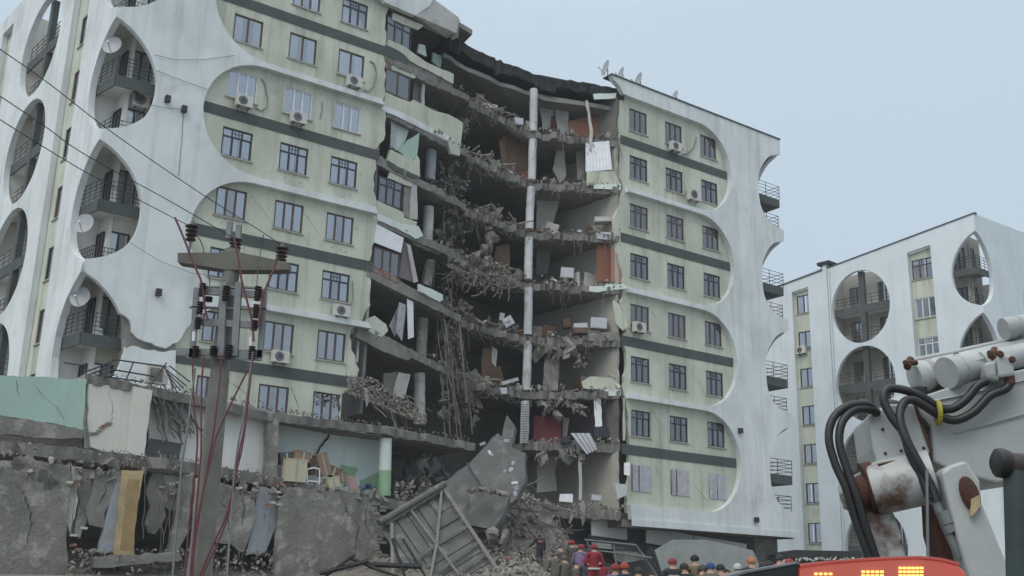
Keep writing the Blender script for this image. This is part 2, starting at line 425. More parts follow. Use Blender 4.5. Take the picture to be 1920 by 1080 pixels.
def rect(u, v, w, h): return [(u-w/2, v-h/2), (u+w/2, v-h/2), (u+w/2, v+h/2), (u-w/2, v+h/2)]

# ------------------------------------------------------------------ the broken apartment building
AB = thing('apartment_building', 'long white and pale green apartment block torn open and collapsed in its middle', 'apartment building', (LC.x, LC.y, 1.9))
rowL = [31.22-3*i for i in range(8)]; colL = [-16.36, -13.43, -10.68]
rowR = [29.06-3*i for i in range(8)]; colR = [8.98, 11.9, 14.92]
# left block: recessed green wall with window openings
redge = [(-8.75, 34.2), (-8.7, 32.2), (-8.85, 31.6), (-8.72, 30.1), (-8.82, 29.3), (-8.6, 28.3), (-8.66, 26.5), (-8.45, 25.9), (-8.5, 24.6), (-8.95, 23.9), (-8.9, 22), (-8.7, 20.6), (-8.55, 19.6), (-8.8, 18.3), (-9.05, 17.4), (-8.75, 16.9), (-8.7, 15.6), (-9.15, 14.6), (-9.7, 14.2), (-9.6, 13.2), (-9.1, 12.3), (-9.2, 11.6), (-10., 10.9), (-9.9, 9.4), (-9.6, 8.)]
re_j = jag(redge, .3, .09)
gl = [(-20.2, 8.), (-20.2, 34.2)]+re_j
MB().prism(FL, gl, -.22, 0, [rect(u, v, 1.5, 1.43) for v in rowL for u in colL]).build('rendered_wall', M['green'], AB)
def lobe_left(vc, r=2.86):
    "D shaped bay, round at its left end, open at the right (returned top first)"
    return [(-8.7, vc+r)]+[(-15.4-r*1.0*math.sin(R(a)), vc+r*math.cos(R(a))) for a in range(0, 181, 9)]+[(-8.9, vc-r)]
OG = [(.04, 26.62), (.55, 26.38), (1.0, 26.05), (1.45, 25.6), (1.8, 25.08), (2.05, 24.5), (2.17, 23.9), (2.15, 23.2), (2.0, 22.6), (1.75, 22.15), (1.35, 21.75), (.8, 21.4), (.1, 21.15)]
def smooth_poly(p, n=3):
    out = []
    for i in range(len(p)-1):
        p0 = p[max(i-1, 0)]; p1 = p[i]; p2 = p[i+1]; p3 = p[min(i+2, len(p)-1)]
        for k in range(n):
            t = k/n
            out.append(tuple(.5*((2*p1[c])+(-p0[c]+p2[c])*t+(2*p0[c]-5*p1[c]+4*p2[c]-p3[c])*t*t+(-p0[c]+3*p1[c]-3*p2[c]+p3[c])*t**3) for c in (0, 1)))
    return out+[p[-1]]
OGs = smooth_poly(OG)
def ogive(vshift): return [(u, v+vshift) for u, v in OGs]
# crack that splits the white screen at 13 m
P3 = lambda pts: [FL.on(x, y, .3) for x, y in pts]
crk_hi = jag(P3([(237, 594), (243, 600), (247, 622), (258, 634), (272, 640), (285, 643), (300, 650), (312, 653), (325, 644), (334, 641)]), .16, .035)
crk_lo = jag(P3([(236, 653), (248, 648), (258, 650), (270, 655), (290, 656), (304, 660), (330, 657)]), .16, .03)
# upper piece of the screen
sc = [(-8.75, 34.6)]
lob = lambda vc: lobe_left(vc)
right = [(-8.75, 32.42)]
poly = [(-22.65, 34.6)]
for sh in (6, 0, -6):
    poly += [(-22.65+u, v) for u, v in ogive(sh) if v < 34.5]
poly += [(-22.65, 15.0)]+[(-22.65+u, v) for u, v in ogive(-12) if v > 13.0 and u > .05]+crk_hi
# along the lobes from the bottom up
def up(vc): return list(reversed(lobe_left(vc)))
lc = [p for p in up(11.5) if p[1] > crk_hi[-1][1]+.05]
poly += lc+up(17.5)+up(23.55)+up(29.55)+[(-8.75, 34.6)]
MB().prism(FL, poly, .0, .3).build('screen_wall', M['white'], AB)
low = [(-22.3, 8.0), (-22.2, 9.2)]+[(-22.65+u, v) for u, v in reversed(ogive(-12)) if 9.3 < v < 11.7]+crk_lo+[p for p in lobe_left(11.5) if p[1] < crk_lo[-1][1]-.05]+[(-8.9, 8.)]
MB().prism(FL, low, .0, .3).build('screen_wall', M['white'], AB, label='lower piece of white screen wall below the horizontal crack')
# concrete laid bare in the crack
MB().prism(FL, P3([(231, 590), (240, 590), (262, 625), (300, 640), (330, 636), (334, 664), (300, 668), (232, 662)]), -.05, .12).build('bare_concrete', M['conc'], AB)
for vc in (29.55, 23.55, 17.5, 11.5):
    s = .27
    MB().box(FL, -18.3, -8.72, vc+.1-s, vc+.1+s, .003, .03).build('painted_band', M['band'], AB)
kL = [('transom', 'brown'), ('two', 'brown'), ('three', 'pvc'), ('transom', 'navy'), ('three', 'brown'), ('transom', 'navy'), ('three', 'brown'), ('three', 'brown')]
for i, v in enumerate(rowL):
    for j, u in enumerate(colL):
        k, f = kL[i]
        if i == 0 and j == 2: f = 'navy'
        if i == 4 and j == 0: k = 'three'
        window(AB, FL, u, v, k, f, cm='curt' if i < 6 else 'curtd')
def cracks(F, lines, d, wid=.05):
    for pts in lines:
        p = jag(pts, .16, .035); n = len(p); up_ = []; dn = []
        for i, (u, v) in enumerate(p):
            w = wid*(.25+.75*math.sin(math.pi*(i+.4)/n))*U(.6, 1.2); up_.append((u-w*.6, v+w*.6)); dn.append((u+w*.6, v-w*.6))
        MB().prism(F, up_+dn[::-1], d, d+.006).build('crack', M['dark'], AB)
onL = lambda pts, d=0.: [FL.on(x, y, d) for x, y in pts]
onR = lambda pts, d=0.: [FR.on(x, y, d) for x, y in pts]
cracks(FL, [onL(p) for p in ([(470, 368), (488, 388), (505, 412), (515, 428)], [(572, 400), (585, 420), (602, 445)], [(545, 725), (553, 745), (560, 765)], [(432, 715), (452, 730), (470, 750)], [(640, 770), (655, 790)])], .003)
def spall(F, pts, d, r=.09):
    m = MB()
    for u, v in pts:
        k = 7; m.prism(F, [(u+r*U(.5, 1.3)*math.cos(6.283*i/k), v+r*U(.5, 1.3)*math.sin(6.283*i/k)) for i in range(k)], d, d+.006)
    m.build('spalled_plaster', M['plasterl'], AB, kind='stuff')
spall(FL, [(u+du, v+dv) for v in (22.22, 19.22) for u in colL for du, dv in ((-.35, -1.05), (.15, -1.1), (.45, -1.12), (.95, .2))], .003)
# added dark backing behind the windows against light leaks, floor slabs of both blocks
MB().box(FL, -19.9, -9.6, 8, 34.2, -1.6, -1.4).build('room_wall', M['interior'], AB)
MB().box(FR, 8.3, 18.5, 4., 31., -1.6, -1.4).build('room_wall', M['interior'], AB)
m = MB(); m.box(FL, -20.1, -10.1, 34.2, 34.5, -14, -.3); m.build('roof_slab', M['conc'], AB)

# left flank ---------------------------------------------------------------
def ogive_left(sh): return [(-u*1.0, v+sh) for u, v in OGs]
poly = [(-27, 8.), (-27, 34.1), (0, 34.1)]
for sh in (6, 0, -6): poly += [p for p in ogive_left(sh) if p[1] < 34]
poly += [(0, 15.0), (-.1, 14.6), (-.75, 14.15), (-1.4, 13.6), (-1.85, 12.9), (-2.1, 12.1), (-2.15, 11.2), (-1.9, 10.2), (-1.3, 9.3), (-.9, 8.)]
ELV = [29.35, 23.3, 17.3, 11.3]
holes = [arc(-10.9, v, 2.95, 2.82, 0, 351, 39) for v in ELV]
holes += [rect((-6.3-3.95)/2, 20.6, 2.35, 25.), rect(-17.7, 20.6, 1.9, 25.)]
MB().prism(FS, poly, -.3, 0, holes).build('screen_wall', M['white'], AB)
for u, w in ((-5.1, 2.6), (-17.7, 2.1)):
    MB().prism(FS, rect(u, 20.6, w, 25.2), -.5, -.32, [rect(u+.2, v-.1, 1.5, 1.6) for v in rowL[1:]]).build('rendered_wall', M['green'], AB)
    for i, v in enumerate(rowL[1:]):
        window(AB, FS, u+.2, v-.1, 'two', 'brown' if i % 2 else 'navy', 1.5, 1.6, -.32)
def recess_balcony(root, F, uc, vc, rx, ry, post=True, wall='balw', fas='band', glazed=False):
    """balcony behind a round opening: back wall, slab with dark fascia, post and railing"""
    MB().box(F, uc-rx-.3, uc+rx+.3, vc-ry-.3, vc+ry+.3, -1.9, -1.75).build('balcony_wall', M[wall], root)
    for s_ in (-1, 1): MB().box(F, uc+s_*(rx+.12)-.08, uc+s_*(rx+.12)+.08, vc-ry-.3, vc+ry+.3, -1.74, -.305).build('balcony_wall', M[wall], root)
    if post: MB().box(F, uc-.22, uc+.22, vc-ry+.02, vc+ry-.02, -.62, -.302).build('post', M[fas], root)
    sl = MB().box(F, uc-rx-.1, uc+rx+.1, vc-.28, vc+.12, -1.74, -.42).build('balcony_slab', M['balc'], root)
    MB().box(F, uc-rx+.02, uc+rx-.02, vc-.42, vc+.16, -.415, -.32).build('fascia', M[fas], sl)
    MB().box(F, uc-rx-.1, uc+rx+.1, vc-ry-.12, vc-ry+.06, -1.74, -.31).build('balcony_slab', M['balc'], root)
    r = MB(); r2 = MB()
    for k in range(1, 4):
        r.tube([F.P(uc-rx*.95, vc+.16+.26*k, -.37), F.P(uc+rx*.95, vc+.16+.26*k, -.37)], .022, 5)
        w = rx*.80-.12*k
        r2.tube([F.P(uc-w, vc-ry+.35+.27*k, -.4), F.P(uc+w, vc-ry+.35+.27*k, -.4)], .022, 5)
    for k in range(-3, 4):
        r.tube([F.P(uc+k*rx*.3, vc+.16, -.37), F.P(uc+k*rx*.3, vc+.95, -.37)], .018, 5)
    for k in (-2, -1, 0, 1, 2): r2.tube([F.P(uc+k*rx*.22, vc-ry+.1, -.4), F.P(uc+k*rx*.22, vc-ry+1.16, -.4)], .018, 5)
    r.build('railing', M['rail'], root); r2.build('railing', M['rail'], root)
    for v in (vc+1.15, vc-1.65):
        for s in (-1, 1):
            f, panes, si = wmesh('two', 1.3, 1.9, 'navy' if s > 0 else 'brown')
            o = link('window', f, root, F.P(uc+s*rx*.5, v, -1.66)-root.location, F.yaw)
            for loc, pm in panes: link('pane', pm, o, loc)
    return sl
for i, v in enumerate(ELV): recess_balcony(AB, FS, -10.9, v, 2.95, 2.82, wall='balw')
# pointed corner balconies of the left block
def IP(u, d): return FL.P(u, 0, d)
DI = -1.35
wallu = -22.65+1.25
for sh in (6, 0, -6, -12):
    v0, v1 = 20.85+sh, 26.9+sh
    if sh == -12: v0 = 8.
    MB().box(FL, wallu, -20.05, v0, v1, DI-.15, DI).build('balcony_wall', M['balw' if sh > -12 else 'green'], AB)
    MB().box(FL, -20.25, -20.1, v0, v1, DI, -.005).build('balcony_wall', M['balw'], AB)
    MB().box(FS, -3.9, -1.25, v0, v1, DI-.15, DI).build('balcony_wall', M['balw'], AB)
    MB().box(FS, -2.62, -2.45, v0, v1, DI, -.305).build('balcony_wall', M['balw'], AB)
    for v, nm in ((24.0+sh, 'mid'), (21.05+sh, 'low')):
        if v < 9: continue
        th = .2
        # L shaped slab round the corner, its front edge set back behind the screens
        a = FL.P(-20.1, 0, -.32); b = LC+FL.u*.52+FL.n*0+(-FL.n)*.62; b = FL.P(-22.15, 0, -.32); c = FS.P(-2.6, 0, -.36)
        d = FS.P(-2.6, 0, DI); e = FL.P(wallu-.05, 0, DI-.1); f = FL.P(-20.1, 0, DI)
        Z = lambda p, z: Vector((p.x, p.y, z))
        loop = [a, b, c, d, e, f]
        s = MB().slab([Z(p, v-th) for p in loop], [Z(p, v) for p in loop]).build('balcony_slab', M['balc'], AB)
        if nm == 'mid':
            m = MB()
            for p, q in ((a, b), (b, c)):
                t = (q-p).normalized(); nrm = Vector((t.y, -t.x, 0)); nrm = nrm if nrm.dot(-FL.n+FL.u) < 0 else -nrm
                m.hexa([Z(p, v-.42), Z(q, v-.42), Z(q+nrm*.07, v-.42), Z(p+nrm*.07, v-.42), Z(p, v+.12), Z(q, v+.12), Z(q+nrm*.07, v+.12), Z(p+nrm*.07, v+.12)])
            m.build('fascia', M['band'], s)
        m = MB(); base = v+(.12 if nm == 'mid' else 0)
        vert = (sh in (-6,) and nm == 'low') or (sh == 0 and nm == 'none')
        for k in range(1, 6):
            z = base+.19*k
            for p, q in ((a, b), (b, c)): m.tube([Z(p, z), Z(q, z)], .017, 5)
        for p, q in ((a, b), (b, c)):
            for k in range(0, 5 if not vert else 14):
                w = p.lerp(q, k/(4 if not vert else 13)); m.tube([Z(w, base), Z(w, base+.98)], .017, 5)
        m.build('railing', M['rail'], AB)
        # balcony door and side window
        f_, panes, si = wmesh('two', .95, 2.0, 'navy'); o = link('door', f_, AB, FL.P(-20.9, v+1.05, DI+.13)-AB.location, FL.yaw)
        for loc, pm in panes: link('pane', pm, o, loc)
        link('curtain', curtain_for(.9, 1.95, 1, 'curtd'), o, (0, .135, 0))
        f_, panes, si = wmesh('two', .8, 1.9, 'navy'); o = link('window', f_, AB, FS.P(-1.95, v+1.05, DI+.13)-AB.location, FS.yaw)
        for loc, pm in panes: link('pane', pm, o, loc)
    lamp = MB(); lamp.lathe(FL.P(-21.1, 26.2+sh, -.8) if sh else FL.P(-21.1, 23.72, -.8), [(.12, 0), (.14, .03), (.1, .08)], 10); lamp.build('ceiling_lamp', M['acd'], AB)

# right block ----------------------------------------------------------------
ledge = [(7.62, 30.95), (7.55, 29.5), (7.5, 28.2), (7.42, 27.6), (7.6, 26.5), (7.55, 25.1), (7.75, 24.5), (7.5, 23.4), (7.05, 22.6), (7.1, 21.5), (7.3, 20.8), (7.6, 19.6), (7.68, 18.6), (7.55, 17.4), (7.9, 16.4), (7.75, 15.5), (7.95, 14.6), (7.8, 13.2), (7.75, 12.5), (8.0, 11.6), (8.1, 10.2), (8.05, 9.4), (8.15, 8.2), (7.9, 7.2), (7.95, 6.2)]
lj = jag(ledge, .3, .08)
gr = lj+[(19.0, 6.2), (19.0, 30.95)]
MB().prism(FR, gr, -.22, 0, [rect(u, v, 1.42, 1.42) for v in rowR for u in colR]).build('rendered_wall', M['green'], AB)
def lobe_right(vc, r=2.86): return [(7.9, vc+r)]+[(13.75+r*math.sin(R(a)), vc+r*math.cos(R(a))) for a in range(0, 181, 9)]+[(7.9, vc-r)]
LVR = [27.45, 21.45, 15.45, 9.45]
OR_ = smooth_poly([(0, 30.2), (.9, 29.9), (1.5, 29.4), (2.0, 28.7), (2.22, 28.1), (2.27, 27.3), (2.22, 26.5), (2.0, 25.9), (1.4, 25.3), (.7, 25.05), (.0, 24.95)])
UR = 21.4
poly = [(7.55, 30.33), (7.2, 30.75), (6.75, 31.0), (6.6, 31.25), (UR, 31.25)]
for sh in (0, -6, -12, -18): poly += [(UR-u, v+sh) for u, v in OR_]
poly += [(UR, 5.7), (8.0, 5.85)]
for vc in reversed(LVR): poly += list(reversed(lobe_right(vc)))
poly = [(u, v-.0) for u, v in poly]
MB().prism(FR, poly, .0, .32).build('screen_wall', M['white'], AB)
# screen on the far flank, cut by the same half arches
FX = Frame(FR.P(UR, 0, .32), 36.1+90)
poly = [(.32, 31.25), (9, 31.25), (9, 5.7), (.32, 5.7)]
po = [(.33, 31.25)]
p2 = []
for sh in (0, -6, -12, -18): p2 += [(max(u, .33), v+sh) for u, v in OR_ if u > .2]
MB().prism(FX, [(.33, 31.25)]+p2+[(.33, 5.7), (9, 5.7), (9, 31.25)], -.3, 0, [arc(5.6, v, 1.6, 2.6, 0, 350, 30) for v in (27.3, 21.3, 15.3, 9.3)]).build('screen_wall', M['white'], AB)
MB().box(FR, 18.95, 19.1, 6.2, 30.9, -9, -.225).build('side_wall', M['white'], AB)
for vc in LVR:
    MB().box(FR, 7.55, 16.52, vc+.1-.27, vc+.1+.27, .003, .03).build('painted_band', M['band'], AB)
MB().box(FR, 6.55, UR+.05, 31.25, 31.33, -.4, .38).build('coping', M['band'], AB)
MB().box(FR, 8.0, UR-.3, 30.7, 30.95, -9, -.23).build('roof_slab', M['conc'], AB)
kR = [('three', 'brown'), ('transom', 'navy'), ('transom', 'brown'), ('transom', 'navy'), ('three', 'brown'), ('transom', 'navy'), ('transom', 'navy'), None]
for i, v in enumerate(rowR):
    for j, u in enumerate(colR):
        if kR[i]: window(AB, FR, u, v, kR[i][0], kR[i][1], 1.42, 1.42)
        else:
            F0 = Frame((0, 0), 0); fr = MB()
            for a, b, c, d in ((-.71, .71, -.71, -.67), (-.71, .71, .67, .71), (-.71, -.67, -.67, .67), (.67, .71, -.67, .67)): fr.box(F0, a, b, c, d, -.12, -.04)
            o = link('window', fr.mesh('window', M['brown']), AB, FR.P(u, v, 0)-AB.location, FR.yaw); o['label'] = 'window without glass, grey curtains hanging in the opening'
            cc = curtain_mesh(1.4, 1.4, 90+j, .05, 'curtd'); c = link('curtain', cc, o, (0, -.18, 0))
cracks(FR, [onR(p) for p in ([(1220, 768), (1228, 780), (1236, 794)], [(1225, 872), (1232, 880), (1238, 890)], [(1300, 905), (1312, 922), (1326, 940)], [(1305, 710), (1316, 728), (1322, 738)], [(1222, 583), (1228, 596)], [(1255, 715), (1262, 735)])], .003)
# balconies in the scalloped right corner
for k, vs in enumerate((27.25, 25.05, 21.25, 19.05, 15.25, 13.05, 9.25, 7.05)):
    main = k % 2 == 0
    loop = [(19.1, -.05), (21.36, -.05), (21.36, -2.1), (19.1, -2.1)]
    if main: loop = [(19.1, -.2), (21.75, -.2), (21.95, -6.5), (19.1, -6.5)]
    s = MB().slab([FR.P(u, vs-.55 if main else vs-.2, d) for u, d in loop], [FR.P(u, vs, d) for u, d in loop]).build('balcony_slab', M['band' if main else 'ceil'], AB)
    m = MB(); pp = [loop[i] for i in range(len(loop)-1)]
    for q in range(1, 5):
        m.tube([FR.P(u, vs+.23*q, d) for u, d in pp], .02, 5)
    for i in range(len(pp)-1):
        for t in (0, .5, 1):
            u = pp[i][0]+(pp[i+1][0]-pp[i][0])*t; d = pp[i][1]+(pp[i+1][1]-pp[i][1])*t; m.tube([FR.P(u, vs, d), FR.P(u, vs+.95, d)], .02, 5)
    m.build('railing', M['rail'], AB)
# soffit and recessed ground floor
MB().box(FR, 7.6, UR, 5.45, 5.84, -9, -.005).build('floor_slab', M['conc'], AB)
MB().box(FR, 7.95, UR, 5.5, 5.86, .33, .40).build('cornice', M['white'], AB)
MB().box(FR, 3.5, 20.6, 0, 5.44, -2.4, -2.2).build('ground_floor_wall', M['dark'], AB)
MB().box(FR, 18.6, 20.6, 0, 5.43, -2.19, -.6).build('ground_floor_wall', M['concd'], AB)
# ------------------------------------------------------------------ torn open middle
MF = Frame((E0.x, E0.y), math.degrees(math.atan2(Cc.y-E0.y, Cc.x-E0.x)))
RC = Frame((Cc.x, Cc.y), math.degrees(math.atan2(B0.y-Cc.y, B0.x-Cc.x)))
BACK = Vector((-.45, .893, 0))
def lift(p, z): return Vector((p.x, p.y, z))
LEV = [(29.45, 29.35, 27.75, 27.45), (26.45, 25.95, 24.65, 24.5), (23.65, 22.75, 21.65, 21.6), (20.35, 19.75, 18.65, 18.5), (17.45, 16.35, 15.5, 15.5), (14.5, 13.1, 12.45, 12.65)]
def rough_line(a, za, b, zb, amp=.14, step=.13, sag=0.):
    n = max(2, int((b-a).length/step)); out = []; t0 = (b-a).normalized(); nn = Vector((t0.y, -t0.x, 0))
    for i in range(n+1):
        t = i/n; j = 0 if i in (0, n) else 1
        w_ = hnoise(a.x*3+t*9, za, 1.1)+.6*hnoise(a.x+t*31, za*2, 1.3)+U(-.35, .35)
        out.append(lift(a+(b-a)*t+nn*w_*amp*1.3*j, za+(zb-za)*t-sag*math.sin(math.pi*t)+(U(-.05, .05)+.1*hnoise(t*14, za, 1.))*j))
    return out
def slab_piece(name, segs, depth, th, m, parent=AB, amp=.16, label=None):
    front = []
    for s in segs: front += rough_line(*s, amp=amp)[(1 if front else 0):]
    a, b = front[0], front[-1]
    back = [b+BACK*depth, a+BACK*depth]
    bot = [p-Vector((0, 0, th*U(.9, 1.12)))+BACK*U(0, .1) for p in front]+[p-Vector((0, 0, th)) for p in back]
    return MB().slab(front+back, bot).build(name, m, parent, label=label)
for k, (za, ze, zc, zb) in enumerate(LEV):
    slab_piece('floor_slab', [(A0, za, E0, ze)], 7, .34, M['slabin'], amp=.05)
    slab_piece('floor_slab', [(E0, ze-.25, Cc, zc), (Cc, zc, B0, zb)], 8.5, .36, M['slabin'], amp=.28)
slab_piece('floor_slab', [(Cc, 9.75, B0, 9.8)], 8.5, .4, M['slabin'], amp=.2)
slab_piece('floor_slab', [(Cc+Vector((.6, -.2, 0)), 6.3, B0, 6.25)], 8.5, .45, M['slabin'], amp=.2)
# roof over the gap, sagging towards the middle
rf = [MF.at(x, y, 0) for x, y in ((842, 66), (860, 76), (890, 92), (925, 108), (962, 124), (1000, 137))]+[RC.at(x, y, .05) for x, y in ((1030, 146), (1070, 151), (1105, 156), (1140, 162), (1172, 170))]
rtop = []
for i in range(len(rf)-1):
    for k in range(5): rtop.append(rf[i].lerp(rf[i+1], k/5)+Vector((U(-.1, .1), U(-.15, .1), U(-.06, .05))))
rtop.append(rf[-1])
MB().slab(rtop+[rtop[-1]+BACK*9, rtop[0]+BACK*9], [p-Vector((0, 0, U(.32, .6)))+BACK*.12 for p in rtop]+[rtop[-1]+BACK*9-Vector((0, 0, .4)), rtop[0]+BACK*9-Vector((0, 0, .4))]).build('roof_slab', M['roofd'], AB, label='dark torn roof edge sagging over the gap')
m = MB()      # hanging roofing felt along the edge
for i in range(len(rtop)-1):
    a, b = rtop[i], rtop[i+1]; h = .62+.22*math.sin(i*.5)+.1*math.sin(i*1.7) if i < 32 else .5+.1*math.sin(i*.9)
    q = BACK*.1
    m.hexa([a+q-Vector((0, 0, h)), b+q-Vector((0, 0, h*U(.8, 1.2))), b+q*1.6-Vector((0, 0, h)), a+q*1.6-Vector((0, 0, h)), a+q*.4, b+q*.4, b+q*1.6, a+q*1.6])
m.build('roofing_felt', M['roofd'], AB)
c1 = [p-Vector((0, 0, 1.0))+BACK*.5 for p in rtop[::3]]
MB().slab(c1+[c1[-1]+BACK*9, c1[0]+BACK*9], [p-Vector((0, 0, .25)) for p in c1]+[c1[-1]+BACK*9-Vector((0, 0, .25)), c1[0]+BACK*9-Vector((0, 0, .25))]).build('ceiling_slab', M['ceil'], AB)
bt = [lift(A0, 33.9), lift(E0, 33.6), lift(E0+BACK*8, 33.6), lift(A0+BACK*8, 33.9)]
MB().slab(bt, [p-Vector((0, 0, .3)) for p in bt]).build('roof_slab', M['conc'], AB)
# deep back and party walls
bw0 = A0+BACK*6.6; bw1 = B0+BACK*8
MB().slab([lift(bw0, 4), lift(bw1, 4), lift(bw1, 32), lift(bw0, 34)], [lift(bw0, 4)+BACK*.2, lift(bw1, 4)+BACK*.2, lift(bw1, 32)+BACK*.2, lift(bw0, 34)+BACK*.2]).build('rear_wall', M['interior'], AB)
FP = Frame((B0.x, B0.y), 36.1+90+4)          # party wall of the right block, seen inside the rooms
zr = [30.6, 27.45, 24.5, 21.6, 18.5, 15.5, 12.65, 9.8, 6.25]
pm = ['interior', 'beige', 'beige', 'beige', 'beige', 'beige', 'lilac', 'beige']
for k in range(8):
    lo, hi = zr[k+1]+.0, zr[k]-.36
    MB().prism(FP, jag([(.1, lo), (.12, hi), (7.5, hi), (7.5, lo)], .4, .05), -.16, 0).build('partition_wall', M[pm[k]], AB)
FQ = Frame((A0.x, A0.y), 35.85+90-6)
for k in range(7):
    za = LEV[k][0] if k < 6 else 10.2; zt = LEV[k-1][0]-.35 if k else 33.4
    MB().prism(FQ, [(.25, za), (.2, zt), (6.4, zt), (6.4, za)], 0, .14).build('partition_wall', M['beige' if k in (2, 5) else 'interior'], AB)
# inner partitions parallel to the front, some rooms deep
def back_panel(F, u0, u1, v0, v1, d, m, name='partition_wall', label=None):
    MB().prism(F, jag([(u0, v0), (u1, v0), (u1, v1), (u0, v1)], .5, .06, True), d-.12, d).build(name, M[m], AB, label=label)
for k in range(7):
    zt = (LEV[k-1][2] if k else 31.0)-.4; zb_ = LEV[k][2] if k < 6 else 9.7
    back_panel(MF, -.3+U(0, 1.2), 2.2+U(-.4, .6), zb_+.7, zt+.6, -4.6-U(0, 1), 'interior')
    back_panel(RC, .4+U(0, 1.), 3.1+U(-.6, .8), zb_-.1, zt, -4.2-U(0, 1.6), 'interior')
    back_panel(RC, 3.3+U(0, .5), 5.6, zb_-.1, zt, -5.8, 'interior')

# panels placed one by one: frame, depth, material, part name, outline as seen
def pan(F, d, m, name, px, th=.12, label=None, jg=.03, parent=AB):
    pts = [F.on(x, y, d) for x, y in px]
    if jg: pts = jag(pts, .35, jg, True)
    return MB().prism(F, pts, d-th, d).build(name, M[m], parent, label=label)
# bay left of the gap, top to bottom
pan(BL, .35, 'white', 'parapet', [(716, -14), (778, -30), (815, -8), (806, 10), (779, 29), (722, 4)], .3, jg=0)
rp_ = [BL.at(779, 29, .35), BL.at(811, 6, .2), BL.at(860, 42, .1), BL.at(856, 62, .1), BL.at(838, 72, -.4), BL.at(796, 50, -1.), BL.at(728, 20, -.8)]
MB().slab(rp_, [p+Vector((0, 0, .32)) for p in rp_]).build('roof_slab', M['plasterl'], AB, label='tilted roof slab hanging out over the gap')
m = MB(); m.slab([BL.at(811, 2, .2), BL.at(862, 38, .1), BL.at(860, 70, .1), BL.at(846, 76, .0), BL.at(840, 52, -.5)], [BL.at(811, 2, -3), BL.at(862, 38, -3), BL.at(860, 70, -3), BL.at(846, 76, -3), BL.at(840, 52, -3)]); m.build('roof_slab', M['concd'], AB)
pan(BL, -.05, 'green', 'rendered_wall', [(737, 24), (795, 48), (784, 56), (735, 36)])
pan(BL, 0, 'green', 'spandrel', [(728, 74), (760, 88), (797, 115), (851, 139), (850, 157), (800, 130), (757, 107), (725, 93)], .2)
pan(BL, .02, 'band', 'painted_band', [(722, 83), (757, 101), (768, 113), (765, 122), (724, 104)], .05)
pan(BL, -.1, 'conc', 'slab_edge', [(724, 97), (850, 150), (848, 165), (790, 140), (724, 112)], .2)
pan(BL, -.9, 'mintpale', 'partition_wall', [(786, 82), (797, 85), (800, 106), (783, 98)], label='pale blue green wall piece in the top bay')
pan(BL, -1.4, 'mint', 'partition_wall', [(812, 98), (828, 105), (826, 128), (811, 116)])
window(AB, BL, *BL.on(749, 62, -.05), 'transom', 'navy', 1.75, 1.55, -.05, sill=False, cm='curtd')
pan(BL, -.05, 'green', 'rendered_wall', [(733, 122), (752, 126), (782, 141), (778, 147), (735, 131)])
pan(BL, -.05, 'brick', 'brick_infill', [(723, 108), (736, 112), (735, 130), (722, 128)])
pan(BL, 0, 'green', 'spandrel', [(722, 172), (770, 192), (776, 187), (815, 208), (840, 214), (868, 230), (862, 292), (846, 288), (840, 266), (828, 262), (760, 226), (719, 203)], .2)
pan(BL, .05, 'white', 'slab_edge', [(716, 196), (760, 214), (845, 258), (838, 263), (760, 226), (715, 205)], .12)
pan(BL, -.5, 'lilac', 'partition_wall', [(776, 146), (794, 150), (792, 208), (772, 198)])
pan(BL, -.3, 'plasterl', 'pier', [(793, 150), (798, 152), (795, 206), (790, 204)])
pan(BL, -.6, 'lilac', 'partition_wall', [(796, 198), (820, 206), (818, 218), (795, 210)])
pan(BL, -.4, 'mintpale', 'partition_wall', [(738, 226), (768, 240), (752, 284), (733, 277)], label='pale wall panel leaning behind the curtain')
pan(BL, -.05, 'mint', 'partition_wall', [(787, 248), (782, 292), (772, 302), (768, 300), (750, 284), (766, 262)], label='green wall slab leaning out of the bay')
pan(BL, 0, 'green', 'spandrel', [(733, 280), (752, 290), (776, 302), (783, 292), (787, 300), (788, 332), (740, 312), (728, 300)], .2)
pan(BL, .02, 'band', 'painted_band', [(726, 300), (745, 312), (786, 330), (784, 337), (740, 320), (726, 308)], .05)
pan(BL, -.02, 'conc', 'slab_edge', [(706, 292), (750, 318), (815, 350), (830, 354), (828, 368), (800, 356), (740, 326), (706, 308)], .25)
pan(BL, -.05, 'green', 'rendered_wall', [(732, 320), (752, 326), (776, 344), (770, 350), (728, 334)])
pan(BL, -.12, 'plaster', 'pier', [(758, 350), (770, 352), (768, 410), (755, 404)])
pan(BL, -.05, 'plasterl', 'pier', [(772, 344), (782, 347), (783, 412), (769, 410)])
pan(BL, 0, 'green', 'spandrel', [(706, 375), (716, 380), (756, 398), (758, 408), (782, 416), (780, 432), (760, 424), (704, 402)], .2)
pan(BL, .02, 'mintpale', 'slab_edge', [(698, 395), (755, 420), (785, 424), (794, 442), (780, 448), (745, 428), (698, 408)], .15)
pan(BL, -.2, 'conc', 'slab_edge', [(740, 424), (785, 444), (830, 466), (826, 478), (780, 460)], .2)
pan(BL, .06, 'curt', 'blind', [(706, 420), (757, 446), (752, 474), (703, 455)], .06, jg=0, label='pale corrugated panel tilted above the loose window')
pan(BL, -.1, 'lilac', 'partition_wall', [(758, 452), (767, 462), (780, 530), (748, 520)], label='boarded triangular wall piece')
pan(BL, 0, 'plasterl', 'board', [(763, 456), (770, 460), (784, 528), (776, 530)], .06, jg=0)
pan(BL, .02, 'brick', 'brick_infill', [(698, 498), (735, 514), (752, 526), (746, 532), (700, 508)], .2)
pan(BL, 0, 'conc', 'slab_edge', [(690, 498), (740, 522), (826, 568), (829, 578), (820, 582), (752, 550), (688, 518)], .3, label='thick bare slab edge sloping down into the gap')
pan(BL, .1, 'mintpale', 'slab_edge', [(786, 532), (830, 552), (831, 562), (824, 566), (786, 546)], .14)
